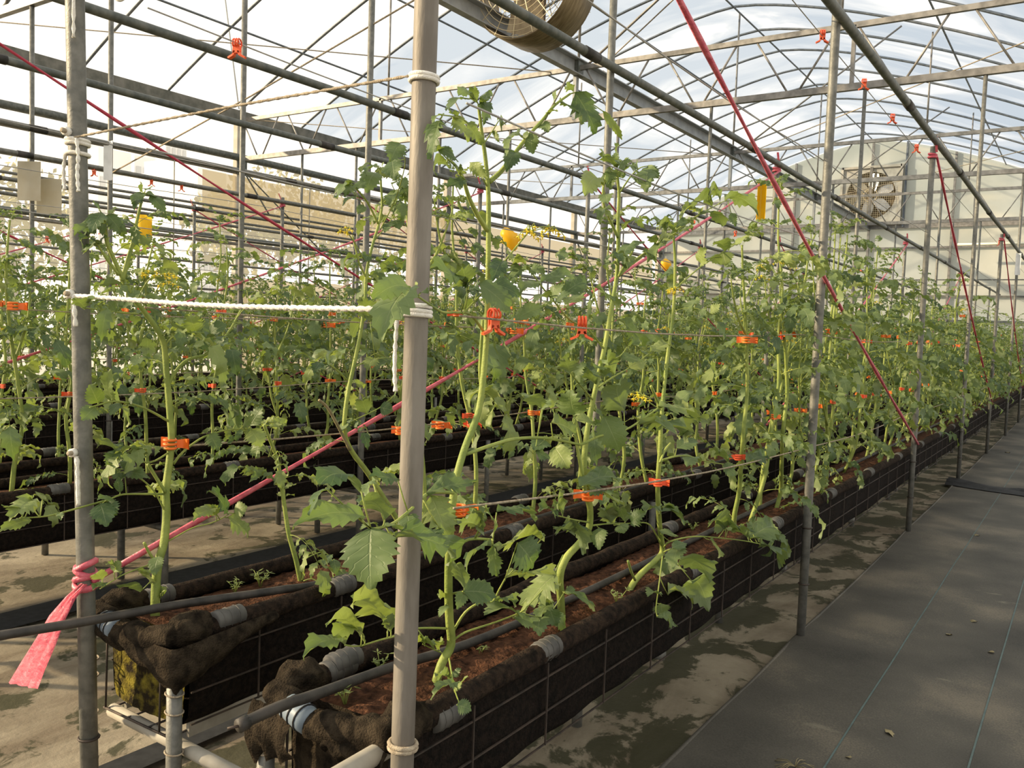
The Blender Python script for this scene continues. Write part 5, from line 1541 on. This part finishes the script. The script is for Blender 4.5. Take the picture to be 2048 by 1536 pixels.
# ---- second trough
E_ = Hero('sturdy tomato plant by the left post with an orange clip on its thick stem', -2.24, -2.26, 21, 0.0135)
C = E_.stem([(310, 1205), (312, 1165), (318, 1120), (328, 1085), (333, 1030), (332, 980), (338, 930), (343, 880), (340, 830), (336, 780), (332, 730), (328, 690), (318, 665), (290, 625), (262, 590), (240, 545), (222, 505), (213, 480), (209, 440)], 0.0135, 0.0048)
S1 = E_.stem([(335, 773), (350, 745), (375, 720), (410, 710), (435, 690), (460, 660), (482, 620)], 0.0062, 0.003, 0, 'side_shoot', dx1=0.05)
S2 = E_.stem([(244, 562), (254, 525), (264, 490), (272, 450), (280, 415), (287, 385)], 0.0068, 0.0032, 0, 'side_shoot')
S3 = E_.stem([(238, 550), (215, 520), (197, 492)], 0.0050, 0.003, 0, 'side_shoot')
E_.stem([(331, 985), (312, 955), (296, 928)], 0.0052, 0.005, 0.01, 'cut_side_stem')
E_.stem([(308, 1120), (298, 1105), (288, 1085)], 0.0045, 0.0042, 0.01, 'cut_side_stem')
E_.leaf([(210, 445), (206, 432), (202, 424)], [(203, 425, 182, 464, 26), (214, 430, 244, 472, 22), (192, 440, 151, 470, 15), (232, 440, 270, 452, 22), (200, 420, 186, 405, 20), (218, 428, 236, 416, 16)], 0, 0.03, 0.0026)
E_.leaf([(268, 470), (272, 462)], [(270, 455, 279, 492, 18), (262, 480, 240, 470, 16)], 0, 0.02, 0.002)
E_.leaf([(286, 392), (288, 386)], [(288, 388, 264, 404, 17), (292, 386, 312, 394, 16), (300, 390, 330, 425, 18), (286, 384, 283, 366, 10), (290, 382, 305, 374, 10), (280, 398, 268, 418, 14)], 0, 0.03, 0.002)
E_.leaf([(197, 492), (188, 484)], [(195, 488, 172, 505, 26), (190, 482, 160, 478, 18), (200, 488, 214, 474, 16)], 0, 0.02, 0.002)
E_.leaf([(332, 988), (290, 988), (265, 988), (240, 990), (210, 1003)], [(200, 1008, 213, 1052, 34), (225, 1000, 196, 1000, 18), (250, 946, 297, 958, 32), (240, 985, 238, 955, 14), (215, 1004, 232, 1030, 24)], 0, 0.08, 0.0038)
E_.leaf([(330, 1022), (310, 985), (285, 960), (255, 945), (235, 945)], [(236, 945, 214, 930, 22), (262, 948, 236, 965, 16), (245, 944, 228, 958, 20)], 0, 0.05, 0.003)
E_.leaf([(310, 1126), (275, 1138), (245, 1150), (225, 1162), (200, 1178)], [(240, 1150, 214, 1128, 13), (228, 1145, 242, 1124, 19), (205, 1160, 190, 1148, 22), (210, 1168, 187, 1180, 18)], 0, 0.05, 0.0024, 0.7)
E_.leaf([(312, 1150), (316, 1140)], [(318, 1112, 312, 1148, 22), (282, 1182, 235, 1172, 26), (300, 1168, 278, 1148, 24), (305, 1148, 277, 1142, 14), (322, 1195, 334, 1175, 12), (326, 1192, 318, 1172, 14)], 0, 0.04, 0.002, 0.6)
E_.leaf([(335, 1083), (355, 1072), (385, 1056), (420, 1047), (445, 1036), (460, 1026)], [(455, 1035, 496, 1071, 36), (450, 1023, 417, 984, 38), (470, 1026, 494, 1014, 26), (428, 1018, 388, 1042, 22), (432, 1030, 424, 1010, 18)], 0, 0.08, 0.0026, 0.6)
E_.leaf([(347, 928), (365, 905), (400, 878), (430, 866), (455, 860), (500, 856)], [(470, 850, 478, 812, 38), (452, 852, 440, 818, 30), (500, 852, 524, 815, 28), (502, 860, 522, 892, 32), (486, 852, 508, 832, 26), (420, 868, 436, 900, 22), (520, 880, 512, 915, 20)], 0, 0.08, 0.004)
E_.leaf([(336, 842), (312, 828), (285, 815), (255, 806), (225, 803), (190, 812), (180, 815)], [(223, 800, 222, 740, 24), (196, 806, 180, 770, 26), (222, 742, 246, 745, 20), (240, 806, 222, 830, 22), (260, 808, 276, 790, 18), (190, 815, 165, 840, 26)], 0, 0.06, 0.0038)
E_.leaf([(275, 628), (240, 625), (200, 620), (165, 615)], [(200, 620, 225, 655, 26), (170, 616, 150, 600, 22), (230, 624, 216, 604, 20)], 0, 0.05, 0.003)
E_.leaf([(215, 1000), (150, 1018), (95, 1032), (40, 1036)], [(64, 998, 20, 1042, 32), (85, 1000, 74, 984, 22), (62, 1042, 0, 1064, 18), (70, 1022, 66, 1002, 16), (46, 1030, 4, 1012, 20), (118, 1028, 122, 1040, 10)], 0.02, 0.10, 0.003, 0.4)
E_.leaf([(338, 905), (300, 925), (262, 915), (232, 902)], [(232, 902, 205, 880, 26), (262, 915, 250, 940, 22), (280, 920, 268, 895, 22), (236, 904, 214, 925, 22)], 0, 0.05, 0.003, 0.3)
E_.leaf([(330, 690), (350, 672), (385, 665), (420, 668)], [(392, 662, 380, 630, 30), (420, 668, 452, 650, 28), (400, 668, 420, 700, 28), (360, 670, 348, 648, 20)], 0, 0.06, 0.003, 0.3)
E_.auto(C, 0.25, 0.62, 4, (0.16, 0.26), 0.4)
E_.auto(S1, 0.35, 1.0, 7, (0.16, 0.26), 0.3)
E_.auto(S2, 0.2, 0.8, 3, (0.12, 0.18))
E_.auto(C, 0.62, 0.92, 4, (0.14, 0.24))
E_.flower([(290, 540), (319, 541), (344, 545), (338, 562)], [(275, 600), (290, 570), (305, 555), (325, 555)], 0.05, 1.1)
F_ = Hero('thin-stemmed tomato plant behind the pink tape in the second trough', -2.17, -2.22, 22, 0.0085)
C = F_.stem([(605, 1166), (592, 1120), (578, 1070), (570, 1020), (562, 960), (553, 915), (540, 880), (528, 850)], 0.0085, 0.005)
F_.auto(C, 0.3, 1.0, 8, (0.14, 0.24), 0.7)
F_.leaf([(606, 1120), (640, 1105), (662, 1115), (672, 1150)], [(662, 1110, 648, 1135, 16), (668, 1118, 672, 1150, 16), (672, 1150, 680, 1168, 14), (676, 1140, 700, 1175, 16)], 0, 0.06, 0.0022)
F_.leaf([(607, 1162), (625, 1158), (640, 1170), (655, 1200)], [(636, 1165, 628, 1205, 12), (652, 1190, 658, 1222, 12), (645, 1180, 640, 1212, 12), (655, 1168, 662, 1186, 10)], 0.03, 0.10, 0.0022)
F_.stem([(605, 1160), (608, 1130), (612, 1090)], 0.0045, 0.003, 0.01, 'side_shoot')
G_ = Hero('tomato plant with a zigzag stem seen just left of the nearest post', -2.17, -2.22, 23, 0.0115)
C = G_.stem([(822, 1112), (812, 1075), (795, 1040), (770, 1000), (735, 945), (705, 905), (690, 870), (690, 830), (697, 780), (710, 720), (722, 660), (730, 600), (733, 545), (745, 490), (757, 450), (764, 410), (762, 370), (761, 340)], 0.0115, 0.0035)
G_.stem([(700, 900), (675, 850), (655, 815), (638, 800)], 0.0058, 0.005, 0.01, 'cut_side_stem', 'stem_brown')
S1 = G_.stem([(757, 448), (735, 405), (715, 380), (700, 365)], 0.0045, 0.0025, 0, 'side_shoot', dx1=0.03)
S2 = G_.stem([(735, 560), (720, 530), (712, 500), (705, 470)], 0.0045, 0.0025, 0, 'side_shoot')
G_.leaf([(700, 365), (692, 362)], [(700, 365, 676, 397, 28), (705, 372, 690, 392, 16), (715, 380, 730, 362, 16), (712, 394, 686, 410, 14), (728, 412, 716, 428, 14)], 0.03, 0.04, 0.002)
G_.leaf([(762, 345), (758, 335), (750, 335)], [(752, 345, 735, 385, 30), (762, 345, 782, 352, 14), (750, 335, 733, 350, 18), (764, 335, 768, 326, 12), (758, 352, 748, 370, 12)], 0, 0.02, 0.002)
G_.leaf([(768, 405), (780, 395), (795, 380), (806, 372)], [(806, 372, 818, 402, 26), (790, 384, 780, 412, 22), (800, 378, 815, 360, 18), (786, 412, 800, 425, 22), (784, 370, 798, 362, 10)], 0, 0.03, 0.0022)
G_.leaf([(750, 480), (770, 455), (786, 435), (790, 425)], [(790, 440, 798, 458, 24), (782, 445, 770, 465, 18), (786, 428, 806, 415, 18)], 0, 0.03, 0.0022)
G_.leaf([(760, 460), (790, 400), (810, 330), (805, 300)], [(798, 286, 782, 322, 32), (785, 320, 790, 358, 30)], 0.0, 0.55, 0.0022)
G_.leaf([(708, 735), (740, 720), (780, 715)], [(740, 640, 724, 600, 30), (782, 714, 800, 735, 24), (745, 718, 735, 740, 22)], 0, 0.03, 0.003)
G_.leaf([(692, 848), (720, 835), (760, 815), (790, 790)], [(760, 815, 785, 822, 24), (735, 828, 725, 800, 24), (790, 790, 800, 775, 24), (700, 840, 685, 862, 24)], 0, 0.03, 0.003)
G_.leaf([(694, 760), (660, 730), (620, 722)], [(620, 722, 590, 712, 24), (655, 728, 668, 700, 24), (640, 725, 628, 745, 18)], 0, 0.04, 0.0036)
G_.auto(C, 0.30, 0.75, 6, (0.14, 0.24), 0.3)
G_.flower([(685, 458), (695, 454)], [(728, 520), (712, 490), (695, 465)], 0.02, 1.1)
# plants at the far left of the second pair, leaning into the picture
simple('tomato plant at the left edge between the left post and the picture border', -4.32, -4.25, 31, [(22, 975), (30, 920), (45, 850), (35, 760), (20, 660), (12, 560), (16, 480), (20, 440)], 0.012, 12, [[(30, 720), (55, 640), (62, 560)]], (0.2, 0.34))

# ------------------------------------------------------------------ clips seen one by one
def clipx(px, py, X, rz, label, mat='orange', s=1.0, tilt=0.0):
    clip(atX(px, py, X), rz, label, 'orange clips at the front', mat, s, tilt)
clipx(340, 888, -2.262, 0.3, 'bright orange clip on the thick stem by the left post', 'orange', 1.35)
clipx(918, 1021, -1.195, 0.4, 'bright orange clip low on the tallest plant', 'orange', 1.15)
clipx(1176, 992, -1.20, 0.5, 'bright orange clip low on the second front plant', 'orange', 1.2)
clipx(1316, 966, -1.20, 0.2, 'pale orange clip on the third front plant above the trough', 'orange_red', 1.0)
clipx(988, 642, -1.17, 1.2, 'red orange clip beside the tallest stem at wire height', 'orange_red_open', 1.2)
clipx(1164, 655, -1.15, 0.6, 'red orange clip hanging open on the waist-high wire', 'orange_red_open', 1.25)
clipx(1027, 662, -2.24, 0.3, 'orange clip touching the pink tape behind the tallest plant', 'orange', 1.2)
clipx(1493, 680, -1.20, 0.2, 'orange clip below the fork of the fourth plant', 'orange', 1.2)
clipx(1571, 668, -1.20, 0.0, 'orange clip below the fork of the fifth plant', 'orange', 1.2)
clipx(1476, 915, -1.22, 0.6, 'orange clip low on the fourth plant', 'orange_red', 1.0)
clipx(880, 851, -2.26, 0.3, 'flat orange clip right of the nearest post at knee height', 'orange', 1.3)
clipx(800, 862, -2.26, 0.3, 'orange clip partly hidden by the nearest post', 'orange', 1.3)
clipx(942, 850, -2.26, 0.3, 'red orange clip behind the tallest stem at knee height', 'orange_red', 1.2)
clipx(25, 612, -4.06, 0.3, 'orange clip at the left edge at waist height', 'orange', 1.6)
clipx(653, 650, -4.06, 0.3, 'orange clip behind the white rope', 'orange', 1.4)
clipx(474, 96, -2.27, 0.4, 'red orange clip hanging on the high wire at upper left', 'orange_red_open', 1.15)
for (px, py, nm) in ((1645, 72, 'nearest'), (1728, 168, 'second'), (1785, 237, 'third'), (1833, 297, 'fourth')):
    p = atX(px, py, -1.27)
    clip(p, 0.5, '%s orange clip on the wire under the right overhead pipe' % nm, 'clips under the right overhead pipe', 'orange_red_open', 1.3)
a, b = atX(1560, -30, -1.27), atX(1900, 380, -1.27)
MB().tube([a + Vector((0, -2.5, 0)), a, b, b + Vector((0, 14, 0))], 0.0028, 5).build('support_wire', MT['wire_thin'], label='wire just under the right overhead pipe carrying orange clips', cat='wire')

for i_, (px, py, X, nm) in enumerate(((188, 356, -8.32, 'left of the yellow trap, high up'), (303, 371, -8.32, 'above the yellow trap'), (363, 387, -8.32, 'right of the yellow trap, high up'), (204, 452, -7.05, 'left of the yellow trap at its height'), (94, 462, -8.32, 'below the beige cards'),
        (1393, 363, -4.07, 'left of the second overhead pipe'), (1476, 367, -4.07, 'beside the second overhead pipe'), (1646, 492, -4.07, 'left of the second aisle post near the end wall'), (1720, 506, -2.27, 'right of the second aisle post'), (1740, 492, -5.34, 'right of the second aisle post, farther back'), (1998, 507, -1.13, 'on the third aisle post'), (1690, 486, -5.34, 'behind the second aisle post'))):
    best = None
    for li, (lx, _) in enumerate(LINES):
        ds = -0.028 if lx > -2 or li % 2 == 0 else 0.028
        q = atX(px, py, lx + ds)
        for wz in (1.53, 1.98, 2.37, 2.93):
            if lx < X + 0.4 and q.y < 27 and (best is None or abs(q.z - wz) < best[0]):
                best = (abs(q.z - wz), Vector((q.x, q.y, wz - 0.035)))
    clip(best[1], 0.5 + 0.3 * i_, 'orange clip hanging on a wire ' + nm, 'clips hanging on the wires', 'orange_red_open', 1.45)

# seedlings and weeds on the soil
def weed(p, n, s, label, seed):
    rnd = random.Random(seed)
    e = empty('weed', p); tag(e, label, 'weed', 'weeds in the front troughs')
    m = MB()
    for k in range(n):
        a = rnd.uniform(0, 6.28); h = rnd.uniform(.4, 1.0) * s
        q = Vector((math.cos(a) * h * 0.6, math.sin(a) * h * 0.6, h))
        m.tube([Vector((0, 0, -0.01)), q * 0.5 + Vector((0, 0, .1 * s)), q], 0.0012, 4, 1)
        for j in range(4):
            b = rnd.uniform(0, 6.28)
            d = Vector((math.cos(b), math.sin(b), rnd.uniform(-.2, .4)))
            x = d.cross(Vector((0, 0, 1))).normalized()
            L = s * rnd.uniform(.25, .5)
            m.add([q, q + d * L * .5 + x * L * .16, q + d * L, q + d * L * .5 - x * L * .16], [(0, 1, 2, 3)], 0)
    m.build('shoots', [MT['leaf_pale'], MT['stem']], e)
weed(atZ(520, 1172, ZS + 0.01), 14, 0.05, 'patch of small weeds beside the hose in the second trough', 1)
weed(atZ(470, 1185, ZS + 0.01), 9, 0.04, 'low weeds near the end of the second trough', 2)
weed(atZ(690, 1408, ZS + 0.01), 8, 0.05, 'wilted seedling at the end of the first trough', 3)
weed(atZ(760, 1345, ZS + 0.01), 7, 0.045, 'small seedling left of the nearest post on the soil', 4)
weed(atZ(1385, 1062, ZS + 0.01), 7, 0.04, 'tiny star-shaped weed on the soil of the first trough', 5)
weed(atZ(1235, 1210, ZS + 0.01), 6, 0.05, 'seedling beside the third front plant', 6)
weed(atZ(960, 1310, ZS + 0.01), 6, 0.03, 'tiny weed on the rim beside the orange soil', 7)

# debris on the aisle mat
rnd = random.Random(8)
m = MB()
v, f, u = leaflet_shape(5, 1, 0.5, 0.3, 0.9, 0.5, 0.1, 3, 0.4)
m.add(v, f, 0, True, u)
ME_DRY = m.mesh('dry_leaf', MT['stem_brown'])
for px, py, sc, nm in ((1955, 1241, 0.06, 'straw-coloured dry leaf on the right of the aisle mat'), (1893, 1266, 0.05, 'dark dry leaf near the middle of the aisle mat'), (1988, 1303, 0.06, 'curled dry leaf near the right picture edge'), (1770, 1456, 0.07, 'dry leaf lying on a pale scuff of the mat'), (1700, 1512, 0.04, 'tiny dry leaf low on the aisle mat'), (1960, 1070, 0.07, 'small dry leaf far up the aisle mat'), (2012, 905, 0.12, 'green-brown leaf lying beyond the black fold')):
    p = atZ(px, py, 0.035)
    p.z = mat_z(p.x, p.y) + 0.006
    inst('dry_leaf', ME_DRY, None, Matrix.Translation(p) @ Matrix.Rotation(rnd.random() * 6, 4, 'Z') @ Matrix.Scale(sc, 4), label=nm, cat='leaf', group='dry leaves on the mat')
m = MB()
p = atZ(1590, 1530, 0.03); p.z = mat_z(p.x, p.y)
for k in range(16):
    a = rnd.random() * 6.28
    m.tube([Vector((0, 0, 0.004)), Vector((math.cos(a) * 0.03, math.sin(a) * 0.03, 0.012 + 0.01 * rnd.random())), Vector((math.cos(a) * 0.07, math.sin(a) * 0.07, 0.004))], 0.0012, 4)
o = m.build('twig_clump', MT['stem_brown'], label='dark clump of dry roots at the bottom edge of the aisle mat', cat='twigs'); o.location = p

# stays and ropes high on the left
for k in range(3):
    a, b = atX(490, 345, XL + 0.1), atX(640, 500, XL + 0.1)
    off = Vector((-XL, 6.04 * k, 0))
    MB().tube([a + off, b + off], 0.012, 6).build('diagonal_stay', MT['steel_dark'], wl)
P0, P1_ = atY(225, 345, 4.33), atY(880, -30, 4.33)
MB().tube([P0, (P0 + P1_) / 2 - Vector((0, 0, 0.02)), P1_], 0.006, 6).build('tie_rope', MT['twine'], label='cream rope slanting up to the right from the post with the paper strip', cat='rope')
P0, P1_ = atY(478, 218, 10.37), atY(447, -30, 10.37)
MB().tube([P0, P1_], 0.012, 6).build('tie_rod', MT['steel_dark'], label='thin dark rod rising from the first cream column to the roof', cat='rod')
